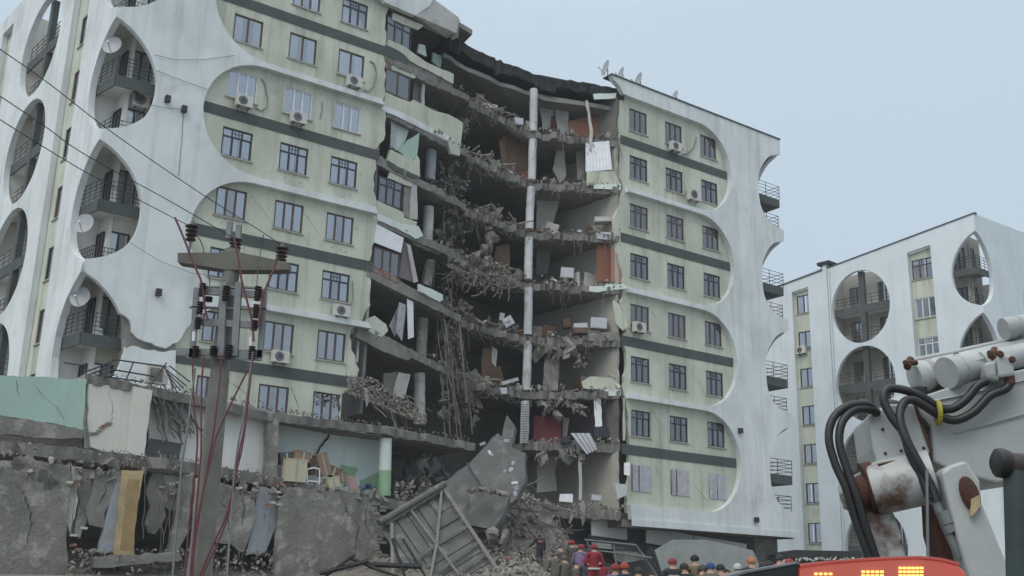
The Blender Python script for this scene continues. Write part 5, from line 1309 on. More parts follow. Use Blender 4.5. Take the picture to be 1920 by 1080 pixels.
white_box(RC, 1118, 934, 18, 10, .0, -.1, 'pale cushion lying in the lowest gap room', 'cloth', 'cushion', 'cushion', .3)
white_box(RC, 1130, 414, 32, 9, -.3, .06, 'pale sofa base at the right of the third gap storey', 'plasterl', 'sofa', 'furniture')
# ------------------------------------------------------------------ shop front under the right block
SF = thing('shop', 'grey dented shop front panels under the overhang of the right block', 'shop front', FR.P(11, 1.9, -2))
def sp(px, d, m, name, th=.06, jg=.0, label=None): return pan(FR, d, m, name, px, th, label, jg, SF)
sp([(1108, 958), (1142, 960), (1142, 1008), (1110, 1004)], -1.2, 'whitew', 'panel'); sp([(1143, 960), (1176, 962), (1176, 1014), (1143, 1009)], -1.2, 'whitew', 'panel')
sp([(1104, 1003), (1180, 1013), (1180, 1019), (1104, 1009)], -1.15, 'dark', 'trim')
sp([(1178, 962), (1208, 966), (1208, 1018), (1178, 1014)], -1.2, 'dark', 'door')
for i in range(7): sp([(1214+i*32, 966+i*7.2), (1243+i*32, 972.5+i*7.2), (1243+i*32, 984+i*6.6), (1214+i*32, 978+i*6.6)], -1.2, 'sheetm', 'window')
sp([(1212, 984), (1300, 1004), (1300, 1032), (1212, 1018)], -.9, 'whitew', 'sign_panel'); sp([(1302, 1004), (1400, 1020), (1400, 1048), (1302, 1032)], -.9, 'whitew', 'sign_panel')
sp([(1212, 1022), (1400, 1052), (1400, 1095), (1212, 1095)], -1.3, 'plaster', 'panel'); sp([(1405, 1010), (1455, 1016), (1455, 1080), (1405, 1080)], -1.3, 'plaster', 'panel')
M['tarp'] = mat('grey_green_sheet', (.36, .375, .35), var=.25, scale=1.2, bump=.2, bscale=4)
P_ = [(1228, 1032), (1262, 1012), (1325, 1012), (1412, 1032), (1424, 1060), (1410, 1100), (1250, 1100)]
g_ = [FR.at(x, y, .7+.02*(i % 2)) for i, (x, y) in enumerate(P_)]
solo(MB().slab(g_, [p-FR.n*.05 for p in g_]), 'awning_sheet', M['tarp'], 'grey green awning sheet sagging in front of the shop front', 'awning')
AW = thing('awning', 'collapsed awning frame with grey panels left of the sagging sheet', 'awning', FR.at(1180, 1070, 1.))
m = MB()
for a, b in (((1096, 1012), (1192, 1022)), ((1192, 1022), (1242, 1095)), ((1150, 1020), (1156, 1060)), ((1104, 1030), (1222, 1046)), ((1100, 1012), (1120, 1080))): m.tube([FR.at(*a, 1.), FR.at(*b, 1.2)], .05, 5)
m.build('frame', M['steel'], AW)
pan(FR, .95, 'plasterl', 'panel', [(1110, 1016), (1146, 1020), (1148, 1030), (1112, 1026)], .04, parent=AW, jg=0)
pan(FR, .95, 'plaster', 'panel', [(1150, 1032), (1206, 1036), (1214, 1048), (1168, 1056), (1150, 1048)], .04, parent=AW, jg=0)
pan(FR, .6, 'dark', 'panel', [(1140, 1056), (1220, 1048), (1240, 1095), (1140, 1095)], .04, parent=AW, jg=0)
K = thing('kiosk', 'low dark roofed stall behind the crowd between the two buildings', 'stall', aty(1540, 1075, 64))
kf = Frame((0, 64), 2)
pan(kf, 0, 'roofd', 'roof', [(1452, 1040), (1490, 1031), (1625, 1034), (1640, 1046), (1625, 1046), (1470, 1046)], 3., parent=K, jg=0)
pan(kf, -.4, 'wood', 'wall', [(1488, 1047), (1640, 1048), (1640, 1110), (1488, 1110)], .2, parent=K, jg=0)
m = MB()
for i in range(26): m.rock(kf.at(1492+i*5.4, 1049+U(-2, 2), .1), (.25, .25, .2))
m.build('goods', M['plasterl'], K, kind='stuff')

# ------------------------------------------------------------------ power pole
YP = 20.
q = lambda x, y, dy=0.: aty(x, y, YP+dy)
pb = q(368, 1150); pb.z = 0.2
PO = thing('power_pole', 'concrete power pole with a tapered crossarm, brown insulators and steel brackets', 'power pole', pb)
pt = q(436, 468)
lo_ = pt+(q(380, 1016)-pt)*((pb.z-pt.z)/(q(380, 1016).z-pt.z))
MB().tube([lo_.lerp(pt, i/14) for i in range(15)], .25, 16, .145).build('shaft', M['pole'], PO, smooth=True)
PF = Frame((0, YP-.16), 0); M['poled'] = mat('olive_concrete', (.175, .17, .145), var=.3, scale=2.5, streak=.15, bump=.25, bscale=18)  # crossarm concrete, darker and more olive than the shaft
MB().prism(PF, [PF.on(x, y) for x, y in ((333, 474), (420, 473), (437, 470), (455, 474), (541, 492), (541, 505), (505, 506), (452, 506), (420, 505), (384, 499), (333, 491))], -.30, .0).build('crossarm', M['poled'], PO)
def insulator(x, y, h=32, r=.125):
    c = q(x, y); t = q(x, y-h); ln = (t-c).length
    m = MB(); pr = []
    for i in range(4):
        pr += [(r*.55, ln*(i*.25)), (r*(.8+.08*i), ln*(i*.25+.06)), (r*(.82+.08*i), ln*(i*.25+.12)), (r*.5, ln*(i*.25+.2))]
    m.lathe(c, pr+[(r*.4, ln), (.03, ln+.06)], 14); i_ = m.build('insulator', M['insul'], PO, smooth=True)
    MB().tube([c-Vector((0, 0, .28)), c], .028, 6).build('stem', M['steel'], i_)
insulator(357, 452); insulator(440, 474, 28); insulator(527, 490, 28)
def channel(a, b, w=.13, dd=.08, dy=-.25, m='steel', name='bracket'):
    A, B = q(*a, dy), q(*b, dy); ax = (B-A); ln = ax.length; ax.normalize(); az = Vector((0, 1, 0)).cross(ax).normalized()
    MB().obox((A+B)/2, ax, Vector((0, 1, 0)), az, ln, dd, w).build(name, M[m], PO)
channel((369, 540), (360, 672), .10); channel((496, 542), (487, 672), .10)
channel((384, 546), (490, 553)); channel((378, 604), (484, 610)); channel((332, 660), (492, 664), .14); channel((350, 668), (490, 674), .05)
channel((384, 538), (490, 540), .03); channel((356, 576), (500, 580), .03); channel((420, 530), (414, 668), .12, .1, -.28); channel((448, 530), (440, 668), .12, .1, -.28)
def fuse(x, y, h, r=.075, m='insul'):
    a, b = q(x, y, -.36), q(x-1, y+h, -.36); ln = (b-a).length; n = 6; pr = []
    for i in range(n): pr += [(r*.6, ln*i/n), (r, ln*(i+.4)/n), (r*.6, ln*(i+.8)/n)]
    m_ = MB(); m_.lathe(b, pr, 10); m_.build('fuse', M[m], PO, smooth=True)
for x, y, h in ((379, 530, 26), (375, 565, 24), (371, 595, 22), (366, 648, 24), (400, 648, 20), (483, 536, 28), (480, 570, 26), (477, 600, 20), (472, 648, 26), (423, 535, 28), (428, 645, 28), (392, 556, 10)): fuse(x, y, h)
for x, y in ((364, 622), (471, 632)):
    m = MB(); m.tube([q(x, y, -.36), q(x-1, y+18, -.36)], .035, 8); m.build('fuse_holder', M['pvc'], PO)
for x, y in ((447, 438), (430, 432)): MB().rbox(q(x, y, -.0), (.1, .1, .34)).build('support_plate', M['steel'], PO)
def spline(pts, n=5):
    out = []
    for i in range(len(pts)-1):
        p0 = pts[max(i-1, 0)]; p1 = pts[i]; p2 = pts[i+1]; p3 = pts[min(i+2, len(pts)-1)]
        for k in range(n):
            t = k/n; out.append(.5*((2*p1)+(p2-p0)*t+(2*p0-5*p1+4*p2-p3)*t*t+(3*p1-p0-3*p2+p3)*t**3))
    return out+[pts[-1]]
def pcable(px, r, m, label, dy=-.4, cat='cable', name='power_cable'):
    solo(MB().tube(spline([q(x, y, dy) for x, y in px]), r, 6), name, M[m], label, cat, smooth=True)
pcable([(328, 408), (342, 440), (362, 492), (378, 530), (384, 575), (390, 600)], .023, 'redc', 'dark red cable slanting down past the left insulator')
pcable([(438, 444), (446, 480), (452, 520), (462, 560), (472, 600), (476, 640)], .023, 'redc', 'red cable dropping from the middle insulator')
pcable([(520, 480), (512, 508), (500, 536), (492, 560), (484, 610)], .023, 'redc', 'red cable coming down from the right insulator')
pcable([(361, 673), (364, 767), (370, 834), (355, 981), (344, 1100)], .019, 'redc', 'leftmost red cable running down the pole')
pcable([(383, 668), (378, 724), (377, 841), (373, 897), (355, 1100)], .019, 'redc', 'second red cable from the left on the pole')
pcable([(415, 664), (411, 722), (399, 820), (390, 869), (366, 1016), (360, 1100)], .019, 'redc', 'red cable running down the middle of the pole')
pcable([(465, 693), (437, 749), (407, 815), (397, 855), (368, 985), (361, 1100)], .019, 'redc', 'red cable crossing the pole diagonally')
pcable([(474, 668), (465, 753), (455, 834), (440, 897), (424, 967), (398, 1024), (366, 1100)], .019, 'redc', 'red cable hanging free at the right of the pole')
pcable([(470, 690), (460, 790), (448, 850), (436, 930), (420, 990), (388, 1060), (372, 1100)], .019, 'redc', 'rightmost red cable curving back to the pole foot')
pcable([(366, 690), (352, 800), (340, 880), (330, 1000), (322, 1100)], .022, 'steel', 'grey conduit hanging left of the pole', name='conduit')
pcable([(474, 660), (462, 750), (444, 850), (434, 960), (424, 1100)], .022, 'steel', 'grey conduit hanging right of the pole', name='conduit')
# overhead lines
def wire(px, lb, r=.0085):
    solo(MB().tube(spline([aty(x, y, Y) for x, y, Y in px], 8), r, 5), 'power_line', M['black'], lb, 'power line', 'overhead lines to the pole')
wire([(-60, 52, 14), (80, 148, 15.5), (210, 248, 17), (377, 363, 18.8), (507, 445, 19.9), (527, 466, 20)], 'highest overhead line, running to the right insulator')
wire([(-60, 140, 14), (80, 234, 15.5), (160, 290, 16.5), (320, 378, 18.6), (440, 448, 20)], 'middle overhead line, running to the middle insulator')
wire([(-60, 186, 14), (60, 262, 15.5), (165, 325, 17), (280, 385, 19), (328, 410, 20), (357, 424, 20)], 'lowest overhead line, running to the left insulator')
wire([(357, 424, 20), (376, 452, 20), (383, 475, 20.), (392, 520, 19.8), (394, 545, 19.7)], 'thin jumper wire bowing right of the left insulator', .01)
wire([(494, 440, 20), (489, 470, 20), (484, 505, 19.8), (481, 536, 19.7)], 'thin jumper wire dropping left of the right insulator', .01)

# ------------------------------------------------------------------ people
SKIN = mat('skin', (.36, .22, .16), var=.1, scale=8, bump=0, rough=.6)
HAIR = plain('dark_hair', (.02, .016, .014))
PM = {}
def cloth_m(c):
    k = tuple(c)
    if k not in PM: PM[k] = mat('clothing', k, var=.3, scale=9., bump=.15, bscale=30)
    return PM[k]
def skin_body(J, E, rad, lab, mats, root):
    me = bpy.data.meshes.new('body'); me.from_pydata([tuple(p) for p in J], E, [])
    o = bpy.data.objects.new('body_tmp', me); COL.objects.link(o)
    md = o.modifiers.new('s', 'SKIN'); md.use_smooth_shade = True
    for i, v in enumerate(me.skin_vertices[0].data): v.radius = rad[i]; v.use_root = (i == 0)
    o.modifiers.new('u', 'SUBSURF').levels = 1
    dg = bpy.context.evaluated_depsgraph_get(); ev = o.evaluated_get(dg); m2 = bpy.data.meshes.new_from_object(ev)
    bpy.data.objects.remove(o); m2.name = 'body'
    m2.materials.clear()
    for m in mats: m2.materials.append(m)
    segs = [(J[a], J[b], lab[b]) for a, b in E]
    for p in m2.polygons:
        c = p.center; best = 9; k = 0
        for a, b, l in segs:
            ab = b-a; t = max(0, min(1, (c-a).dot(ab)/max(ab.length_squared, 1e-9))); d = (c-(a+ab*t)).length
            if d < best: best = d; k = l
        p.material_index = k
    ob = bpy.data.objects.new('body', m2); COL.objects.link(ob); ob.parent = root
    return ob
def person(px, label, jacket, trousers, hat=None, Y=None, yaw=0., arm=0, stride=.0, lean=0., helmet=False, band=None, patch=None, vest=None, H=1.74, bag=None, feet=1066):
    if Y == 'hit':
        Y = 30.
        while Y < 62:
            p = aty(px[0], feet, Y)
            if p.z < max(gz(p.x, p.y), mound(p.x, p.y) if p.y > 39 else 0): break
            Y += .1
        H = (aty(*px, Y)-aty(px[0], feet, Y)).length-.03; print('FEET', px, Y, H)
    if Y is None:
        best = None
        for i in range(120):
            y = 25+i*.25; p = aty(*px, y); d = abs(p.z-H-.04-gz(p.x, y))
            if best is None or d < best[0]: best = (d, y)
            if d < .05: break
        Y = best[1]
    top = aty(*px, Y); base = Vector((top.x, top.y, top.z-H-.03)); gr_ = mound(base.x, base.y) if Y > 43 else gz(base.x, base.y)
    s = H/1.74
    t = thing('person', label, 'person', base, None, yaw)
    V = lambda x, y, z: Vector((x*s, (y+lean*max(0, z-.95))*s, z*s))
    J = [V(0, 0, .95), V(0, 0, 1.12), V(0, -.01, 1.32), V(0, 0, 1.48), V(0, .01, 1.55), V(0, .03, 1.60), V(0, .03, 1.70)]
    E = [(0, 1), (1, 2), (2, 3), (3, 4), (4, 5), (5, 6)]
    rad = [(.16, .12), (.155, .115), (.18, .125), (.135, .095), (.068, .07), (.078, .095), (.06, .07)]
    lab = [1, 0, 0, 0, 2, 2, 3]
    def add(p, par, r, l): J.append(p); E.append((par, len(J)-1)); rad.append(r if isinstance(r, tuple) else (r, r)); lab.append(l); return len(J)-1
    for sx in (-1, 1):
        sh = add(V(sx*.2, 0, 1.45), 3, .075, 0)
        a = arm if not isinstance(arm, tuple) else arm[0 if sx < 0 else 1]
        if a == 0: e_, w_, h_ = V(sx*.25, -.03, 1.13), V(sx*.26, .04, .88), V(sx*.26, .06, .80)
        elif a == 1: e_, w_, h_ = V(sx*.27, -.02, 1.15), V(sx*.16, .22, 1.12), V(sx*.09, .27, 1.12)
        elif a == 2: e_, w_, h_ = V(sx*.30, .06, 1.2), V(sx*.2, .2, 1.42), V(sx*.13, .22, 1.5)
        else: e_, w_, h_ = V(sx*.36, .05, 1.22), V(sx*.52, .15, 1.05), V(sx*.57, .18, 1.0)
        ei = add(e_, sh, .056, 0); wi = add(w_, ei, .038, 0); hi = add(h_, wi, (.034, .022), 2)
        dr = (h_-w_).normalized(); sd_ = dr.cross(Vector((0, 1, .2))).normalized()
        for k, (o_, l_) in enumerate(((-.03, .075), (-.01, .085), (.01, .08), (.03, .065))):
            f1 = add(h_+dr*.045*s+sd_*o_*s, hi, .009, 2); add(h_+dr*(.045+l_)*s+sd_*o_*1.1*s+Vector((0, .02, 0)), f1, .008, 2)
        add(h_+sd_*-.055*s+dr*.03*s, hi, .01, 2)
        hp = add(V(sx*.095, 0, .88), 0, .10, 1); kn = add(V(sx*.11, stride*sx+.03, .5), hp, .072, 1); an = add(V(sx*.12, stride*1.5*sx-.02, .1), kn, .05, 1); add(V(sx*.14, stride*1.5*sx+.15, .04), an, (.05, .04), 4)
    mats = [cloth_m(jacket), cloth_m(trousers), SKIN, HAIR, M['black']]
    skin_body(J, E, rad, lab, mats, t)
    def child(mb, name, m):
        o = bpy.data.objects.new(name, mb.mesh(name, m, smooth=True)); COL.objects.link(o); o.parent = t
    hc = V(0, .03, 1.655)
    m = MB(); m.lathe(hc+Vector((0, .105, -.02)), [(.014, -.02), (.018, 0), (.006, .02)], 6, (0, 1, 0)); child(m, 'nose', SKIN)
    for sx in (-1, 1):
        m = MB(); m.rock(hc+Vector((sx*.085, -.005, -.02)), (.02, .05, .06)); child(m, 'ear', SKIN)
        m = MB(); m.lathe(hc+Vector((sx*.032, .092, .005)), [(.012, 0), (.008, .008)], 6, (0, 1, 0)); child(m, 'eye', M['black'])
    if hat:
        m = MB(); k = 1.16 if helmet else 1.06
        m.lathe(hc+Vector((0, -.005, -.025)), [(.098*k, .0), (.1*k, .03), (.09*k, .075), (.06*k, .11), (.02, .122*k)], 14)
        if helmet: m.lathe(hc+Vector((0, .02, -.03)), [(.135, .0), (.15, .015), (.11, .02)], 14)
        child(m, 'helmet' if helmet else 'hat', cloth_m(hat))
    if band:
        m = MB(); m.lathe(V(0, 0, 1.02), [(.19, 0), (.19, .05)], 16); child(m, 'belt', cloth_m(band))
    if vest:
        m = MB(); rows = []
        for z, rx, ry in ((1.02, .185, .145), (1.2, .19, .14), (1.36, .2, .145), (1.45, .13, .11)):
            rows.append([V(rx*math.cos(a*6.283/18), ry*math.sin(a*6.283/18)-.0, z) for a in range(19)])
        m.sheet(rows); child(m, 'vest', cloth_m(vest))
    if patch:
        m = MB(); m.rbox(V(0, -.135, 1.34), (.24, .02, .09)); child(m, 'back_patch', cloth_m(patch))
    return t
NAV = (.022, .026, .04); DK = (.025, .025, .028); CAM = (.10, .09, .07); RED = (.24, .02, .03); TAN = (.20, .15, .09)
person((1013, 999), 'person in a dark navy jacket with a pinkish back patch on the rubble slope', NAV, (.03, .035, .045), None, 'hit', .2, (3, 0), .06, .05, patch=(.32, .12, .15))
person((1053, 1020), 'person in brownish camouflage with dark hair below the pale slab piece', CAM, CAM, None, 38, .5, 1, 0, .15, patch=(.22, .05, .06))
person((1040, 1034), 'person in camouflage bending at the left end of the rescue group', CAM, (.08, .075, .06), (.09, .085, .07), 37, -.3, 1, 0, .3)
person((1073, 1012), 'person with a large red helmet highest in the rescue group', (.07, .068, .06), CAM, (.26, .02, .028), 37, .2, 1, 0, .05, True)
person((1089, 1020), 'person with a red helmet and a purple and orange vest in the rescue group', (.16, .12, .2), (.45, .18, .05), (.22, .025, .03), 36, -.4, 1, 0, 0, True, vest=(.20, .14, .26), band=(.6, .25, .06))
person((1114, 1019), 'person in a bright red coverall with a white belt', RED, RED, (.22, .03, .05), 33, .1, 1, .05, 0, True, band=(.6, .6, .6))
person((1131, 1046), 'person in a red jacket stooping right of the red coverall', RED, CAM, None, 34, .5, 1, 0, .3)
person((1082, 1050), 'person in camouflage crouching in front of the rescue group', CAM, CAM, None, 34, .1, 1, 0, .2)
person((1154, 1056), 'person in a purple jacket with a small red helmet', (.12, .1, .2), DK, (.22, .03, .03), None, 0, 0, 0, 0, True)
person((1171, 1054), 'person in a dark jacket with an orange red helmet', NAV, DK, (.30, .06, .035), None, .2, 0, 0, 0, True)
person((1261, 1045), 'person with a red cap and a black jacket with pale back lettering', DK, DK, (.22, .03, .04), None, 0, 0, 0, 0, patch=(.4, .4, .42))
person((1283, 1054), 'person in black half hidden left of the tan jacket', DK, DK, (.03, .03, .03), None, 0, 0)
person((1303, 1039), 'person in a tan jacket with a black knit cap', TAN, DK, (.012, .012, .014), None, .1, 1)
person((1332, 1053), 'person in khaki with a blue cap', (.15, .13, .10), DK, (.03, .07, .22), None, -.2, 1)
person((1351, 1056), 'person in a dark jacket with white shoulders right of the blue cap', (.28, .28, .32), DK, (.02, .02, .022), None, 0, 0)
person((1363, 1060), 'person in black with dark hair left of the white hood', DK, DK, None, None, 0, 0)
person((1383, 1055), 'person in a white hooded jacket with a red stripe', (.42, .42, .42), DK, (.45, .45, .44), None, .1, 0, band=(.4, .03, .05), patch=(.4, .03, .05))
person((1409, 1043), 'person with an orange knit cap and a dark jacket with red lettering', (.03, .022, .03), DK, (.42, .17, .06), None, 0, 1, patch=(.3, .03, .06))
person((1432, 1053), 'person in pale clothes with a dark cap right of the orange knit cap', (.25, .22, .24), DK, (.03, .03, .035), None, .2, 0)
person((1462, 1038), 'person in a red jacket with a dark hood near the end of the overhang', (.38, .02, .06), DK, (.03, .03, .04), None, -.2, 0)
person((1480, 1046), 'person in a red jacket at the right end of the crowd', (.22, .025, .03), DK, (.32, .04, .03), None, .1, 0)

for x, y, j, h, lb in ((1196, 1062, DK, (.03, .03, .03), 'person in black with a dark cap between the helmets and the red cap'), (1222, 1066, (.1, .1, .12), None, 'dark haired person in grey low between the awning and the red cap'), (1318, 1057, CAM, (.06, .06, .05), 'person in camouflage just right of the tan jacket'), (1396, 1060, (.05, .05, .07), None, 'dark haired person between the white hood and the orange knit cap'), (1446, 1050, DK, (.03, .03, .03), 'person in black beside the red jacket with a dark hood'), (1060, 1040, CAM, CAM, 'person in a camouflage hood in the middle of the rescue group'), (1100, 1044, (.05, .05, .06), (.36, .03, .04), 'person with a red helmet low behind the red coverall')):
    person((x, y), lb, j, DK, h, 34 if x < 1110 else None, U(-.4, .4), 1 if x % 2 else 0, 0, .1, helmet=(x == 1100))
# ------------------------------------------------------------------ white machine arm in the right foreground
YB = 9.
BF = Frame((0, YB), -8)
mb_o = aty(1760, 1150, YB); mb_o.z = .2
BM = thing('excavator', 'worn white arm of a construction machine with rams, black hoses and rust stains', 'excavator', mb_o)
def bp_(px, d0, d1, m, name, jg=0., label=None, bevel=.02):
    pts = [BF.on(x, y, d1) for x, y in px]
    o = MB().prism(BF, pts, d0, d1).build(name, M[m], BM, label=label)
    if bevel:
        b = o.modifiers.new('bevel', 'BEVEL'); b.width = bevel; b.segments = 2; b.limit_method = 'ANGLE'; b.angle_limit = R(40)
    return o
B_ = lambda x, y, d=0.: BF.at(x, y, d)
def btube(px, r, m, name, n=18, d=0., lab=None, cap_r=None):
    o = MB().tube([B_(x, y, dd) for x, y, dd in px], r, n).build(name, M[m], BM, smooth=True, label=lab); return o
PXM = YB/FPX*1.02
bp_([(1700, 752), (1790, 722), (2560, 540), (2560, 800), (1868, 906), (1800, 888), (1750, 866), (1746, 800)], -.8, -.02, 'boom', 'boom_body')
# sloping upper plate
tp = [B_(1668, 748, -.05), B_(1716, 758, .0), B_(1800, 742, .0), B_(2560, 560, .0), B_(2560, 530, -.4), B_(1860, 692, -.4), B_(1760, 722, -.4)]
MB().slab(tp, [p+Vector((0, .25, -.02)) for p in tp]).build('upper_plate', M['boom'], BM)
bp_([(1628, 779), (1664, 757), (1713, 757), (1745, 846), (1740, 858), (1646, 872), (1637, 842)], -.7, .04, 'boom', 'nose_plate')
# pivot boss and pin
pa, pb2 = B_(1636, 918, .02), B_(1752, 892, .12)
MB().tube([pa, pb2], .205, 26).build('pivot_boss', M['boomr'], BM, smooth=True)
bp_([(1640, 866), (1738, 850), (1748, 872), (1650, 890)], -.4, .16, 'boom', 'boss_plate')
ax = (pb2-pa).normalized()
MB().lathe(B_(1576, 934, .02), [(.085, 0), (.105, .02), (.105, .09), (.085, .11)], 6, ax).build('pivot_nut', M['boomr'], BM)
MB().tube([B_(1592, 930, .02), pa], .13, 16).build('pivot_pin', M['rust'], BM, smooth=True)
bp_([(1590, 902), (1618, 880), (1640, 945), (1690, 1035), (1715, 1110), (1655, 1110), (1618, 1010)], -.25, .02, 'boomr', 'left_link')
bp_([(1620, 960), (1676, 960), (1690, 1000), (1715, 1110), (1650, 1110)], -.1, .05, 'boomr', 'ram_body')
# right link
bp_([(1764, 884), (1780, 872), (1812, 862), (1838, 900), (1842, 942), (1912, 1110), (1826, 1110), (1796, 1010)], -.1, .38, 'boom', 'right_link', bevel=.03)
bp_([(1745, 876), (1766, 884), (1800, 1010), (1826, 1100), (1780, 1100), (1752, 1000)], -.3, .1, 'rust', 'link_side_plate')  # rust-coloured plate along the dark left edge of the link
m = MB(); m.lathe(B_(1816, 925, .385), [(.095, 0), (.095, .03), (.07, .05)], 18, BF.n)
for i, p in enumerate(m.v):
    c = B_(1816, 922, .385); m.v[i] = c+(p-c)-BF.u*((p-c).dot(BF.u)*.3)+Vector((0, 0, (p-c).z*.35))-BF.u*(p-c).z*.25
m.build('pin_cap', M['rust'], BM, smooth=True)
MB().prism(BF, [BF.on(x, y, .43) for x, y in ((1820, 936), (1836, 928), (1838, 948), (1828, 962), (1820, 968))], .38, .44).build('torn_plate', M['yellow'], BM)
btube([(1752, 935, .3), (1772, 985, .3), (1800, 1045, .3)], .035, 'steel', 'hose_fitting'); btube([(1768, 958, .31), (1778, 982, .31)], .055, 'steel', 'fitting_nut'); btube([(1776, 984, .31), (1783, 998, .31)], .05, 'steel', 'fitting_nut')
btube([(1738, 880, .34), (1740, 1050, .34)], .012, 'steel', 'control_wire', 6)
m = MB(); m.tube([B_(1716, 758, .02), B_(1746, 846, .06)], .012, 6); m.build('weld_seam', M['rust'], BM)
m = MB(); m.tube([B_(1646, 872, .17), B_(1744, 851, .17)], .01, 6); m.build('weld_seam', M['rust'], BM)
m = MB(); m.tube([B_(1790, 812, .0), B_(1940, 770, .0)], .008, 6); m.build('weld_seam', M['boom'], BM)
MB().tube([B_(1622, 918, .0), B_(1642, 914, .0)], .208, 24).build('grease_ring', M['rust'], BM, smooth=True)
for x, y in ((1655, 805), (1690, 775), (1732, 840), (1660, 850), (1690, 845)): MB().lathe(B_(x, y, .045), [(.014, 0), (.01, .01)], 6, BF.n).build('bolt', M['rust'], BM)
# rams lying on top
def ram(a, b, r, name='ram_cylinder', m='boom'):
    A, Bb = B_(*a), B_(*b); x = (Bb-A).normalized()
    o = MB().tube([A, Bb], r, 24).build(name, M[m], BM, smooth=True)
    MB().lathe(A-x*.03, [(r*1.06, 0), (r*1.1, .015), (r*1.1, .07), (r*1.0, .08)], 24, x).build('end_cap', M['boom'], o, smooth=True)
    MB().lathe(A+x*.09, [(r*1.03, 0), (r*1.05, .04)], 24, x).build('rust_ring', M['boomr'], o)
    return o
ram((1721, 708, -.2), (2500, 526, -.9), .125); ram((1779, 698, .0), (1852, 680, -.2), .122); ram((1846, 682, -.1), (2480, 540, -.7), .10); ram((1888, 616, -.3), (2480, 498, -.9), .088)
btube([(1710, 676, -.25), (1770, 664, -.3), (2500, 510, -.6)], .022, 'boom', 'guide_rail', 10); btube([(1712, 682, -.2), (2500, 520, -.55)], .016, 'boom', 'guide_rail', 10)
for x, y in ((1706, 682), (1793, 675), (1864, 664)):
    btube([(x-5, y+6, .02), (x+1, y-8, -.1)], .03, 'rust', 'pipe_joint', 10); btube([(x-10, y-2, .02), (x+12, y-2, -.05)], .022, 'rust', 'pipe_joint', 10)
btube([(1798, 674, .02), (1830, 676, .0), (1858, 668, -.05)], .014, 'boomr', 'oil_pipe', 8)
bp_([(1870, 668), (1898, 662), (1904, 704), (1874, 708)], -.15, .16, 'boom', 'valve_block'); bp_([(1846, 680), (1868, 676), (1870, 706), (1848, 710)], -.1, .12, 'boomr', 'valve_block')
btube([(1892, 704, .1), (1894, 720, .1)], .04, 'rust', 'fitting_nut'); btube([(1846, 708, .1), (1870, 712, .1)], .035, 'steel', 'fitting_nut')
for x, y in ((1876, 664), (1898, 674)): MB().lathe(B_(x, y, .17), [(.03, 0), (.02, .02)], 6, BF.n).build('bolt', M['rust'], BM)
bp_([(1708, 724), (1740, 722), (1740, 742), (1710, 742)], -.4, -.1, 'black', 'rubber_pad')
# hoses
def hose(px, r, lab):
    o = MB().tube(spline([B_(x, y, d) for x, y, d in px], 7), r*.92, 10).build('hose', M['black'], BM, smooth=True, label=lab)
hose([(1642, 772, .06), (1622, 758, .1), (1588, 762, .12), (1562, 785, .14), (1554, 822, .16), (1566, 870, .18), (1586, 915, .2), (1604, 975, .2), (1634, 1060, .2), (1650, 1110, .2)], .036, 'outer black hose looping at the left of the arm')
hose([(1646, 775, .06), (1630, 768, .1), (1604, 768, .12), (1580, 790, .16), (1574, 830, .18), (1588, 880, .2), (1606, 930, .22), (1622, 985, .22), (1650, 1070, .2), (1664, 1110, .2)], .036, 'inner black hose looping at the left of the arm')
hose([(1762, 768, .1), (1730, 745, .14), (1694, 731, .16), (1664, 730, .18), (1657, 750, .2), (1672, 782, .22), (1694, 812, .24), (1706, 850, .26), (1728, 895, .28), (1744, 935, .3)], .038, 'upper black hose leaving the yellow clamp')
hose([(1762, 780, .12), (1738, 764, .16), (1712, 750, .18), (1694, 756, .2), (1687, 785, .24), (1700, 826, .28), (1722, 868, .3), (1742, 905, .3), (1756, 940, .32)], .038, 'lower black hose leaving the yellow clamp')
hose([(1764, 766, .1), (1786, 766, .1), (1812, 748, .1), (1832, 724, .1), (1850, 714, .1)], .038, 'black hose from the yellow clamp up to the valve block')
hose([(1766, 782, .1), (1792, 788, .1), (1826, 772, .1), (1856, 742, .1), (1884, 730, .1), (1894, 718, .1)], .038, None)
MB().lathe(B_(1762, 774, .1)-BF.u*.03, [(.085, 0), (.10, .01), (.10, .03), (.085, .035)], 16, BF.u).build('hose_clamp', mat('yellow_paint', (.36, .31, .05), var=.3, scale=6.), BM)
# dark greased post very near, far right
q5 = lambda x, y: aty(x, y, 6.)
M['greasy'] = mat('greasy_brown_steel', (.05, .04, .032), var=.5, scale=8., bump=.3, rough=.5)
DP = thing('steel_post', 'dark greasy steel post with a rounded head at the far right edge', 'post', q5(1912, 1150).to_tuple())
MB().tube([q5(1868, 868), q5(1890, 872), q5(1960, 876)], .07, 16).build('head', M['greasy'], DP, smooth=True)
MB().lathe(q5(1862, 868), [(.05, 0), (.08, .02), (.085, .05), (.07, .09)], 16, (1, 0, 0)).build('head_cap', M['black'], DP, smooth=True)
M['dgreen'] = mat('dark_green_paint', (.035, .055, .05), var=.4, scale=4., bump=.1, rough=.5)
MB().tube([q5(1908, 884), q5(1912, 1000), q5(1916, 1140)], .075, 16).build('post', M['dgreen'], DP, smooth=True)

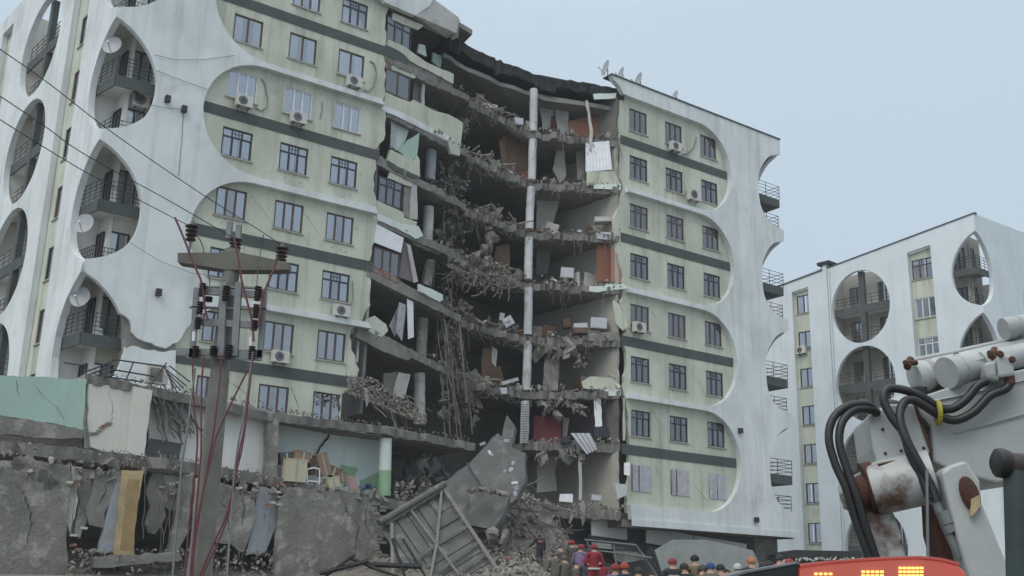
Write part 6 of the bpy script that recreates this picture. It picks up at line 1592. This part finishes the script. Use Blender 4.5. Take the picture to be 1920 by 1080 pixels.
# ------------------------------------------------------------------ beacon bar on a vehicle roof, lowest right
YV = 4.
vf = Frame((0, YV), 0)
cb = aty(1640, 1120, YV)
LB = thing('light_bar', 'red beacon bar glowing with yellow lamps, on a vehicle roof at the bottom right', 'beacon bar', (cb.x, cb.y, cb.z-.05))
redp = bpy.data.materials.new('red_lens'); redp.use_nodes = True; b = redp.node_tree.nodes['Principled BSDF']
b.inputs['Base Color'].default_value = (.50, .19, .15, 1); b.inputs['Roughness'].default_value = .25; b.inputs['Transmission Weight'].default_value = .45; b.inputs['Emission Color'].default_value = (1, .07, .03, 1); b.inputs['Emission Strength'].default_value = .16
def vp(px, d0, d1, m, name, lab=None, bevel=.008):
    o = MB().prism(vf, [vf.on(x, y, d1) for x, y in px], d0, d1).build(name, m, LB, label=lab)
    bb = o.modifiers.new('bevel', 'BEVEL'); bb.width = bevel; bb.segments = 3; bb.limit_method = 'ANGLE'; bb.angle_limit = R(30)
    return o
vp([(1500, 1064), (1560, 1056), (1640, 1050), (1720, 1047), (1764, 1051), (1796, 1060), (1812, 1074), (1814, 1130), (1500, 1130)], -.18, 0, redp, 'lens')
vp([(1340, 1092), (1400, 1073), (1498, 1056), (1499, 1130), (1340, 1130)], -.18, .0, M['black'], 'end_housing')
vp([(1336, 1088), (1398, 1070), (1498, 1053), (1498, 1057), (1400, 1075), (1340, 1094)], -.17, .004, M['steel'], 'edge_trim', bevel=.001)
vp([(1500, 1058), (1560, 1051), (1640, 1045), (1722, 1042), (1766, 1046), (1800, 1055), (1798, 1060), (1764, 1051), (1720, 1047), (1640, 1050), (1560, 1056), (1500, 1064)], -.17, .004, mat('red_trim', (.55, .10, .08), var=.1, scale=9, bump=0, rough=.3), 'lens_rim', bevel=.001)
led = emis('yellow_led', (1., .78, .2), .9)
for x0, x1, y0 in ((1525, 1562, 1074), (1614, 1658, 1070), (1684, 1732, 1063)):
    n = int((x1-x0)/8)
    for i in range(n):
        for j in range(3):
            x = x0+(x1-x0)*(i+.5)/n; y = y0+7*j+2; c = vf.at(x, y, .004)
            MB().rbox(c, (.0098, .01, .008)).build('led', led, LB)
VH = thing('vehicle_roof', 'dark vehicle roof under the red beacon bar at the bottom edge', 'vehicle', (cb.x, cb.y, .3))
m = MB(); m.rbox((cb.x+.1, cb.y+.3, cb.z-.12), (1.9, 1.3, .1)); o = m.build('roof', M['black'], VH)
m = MB(); m.rbox((cb.x+.1, cb.y+.3, .3+(cb.z-.18-.3)/2), (1.8, 1.2, cb.z-.18-.3)); m.build('cab', M['dgreen'], VH)
for s in (-.8, .8): m = MB(); m.lathe((cb.x+.1+s-.1, cb.y+.1, .36), [(.34, 0), (.34, .2)], 20, (1, 0, 0)); m.build('wheel', M['black'], VH)
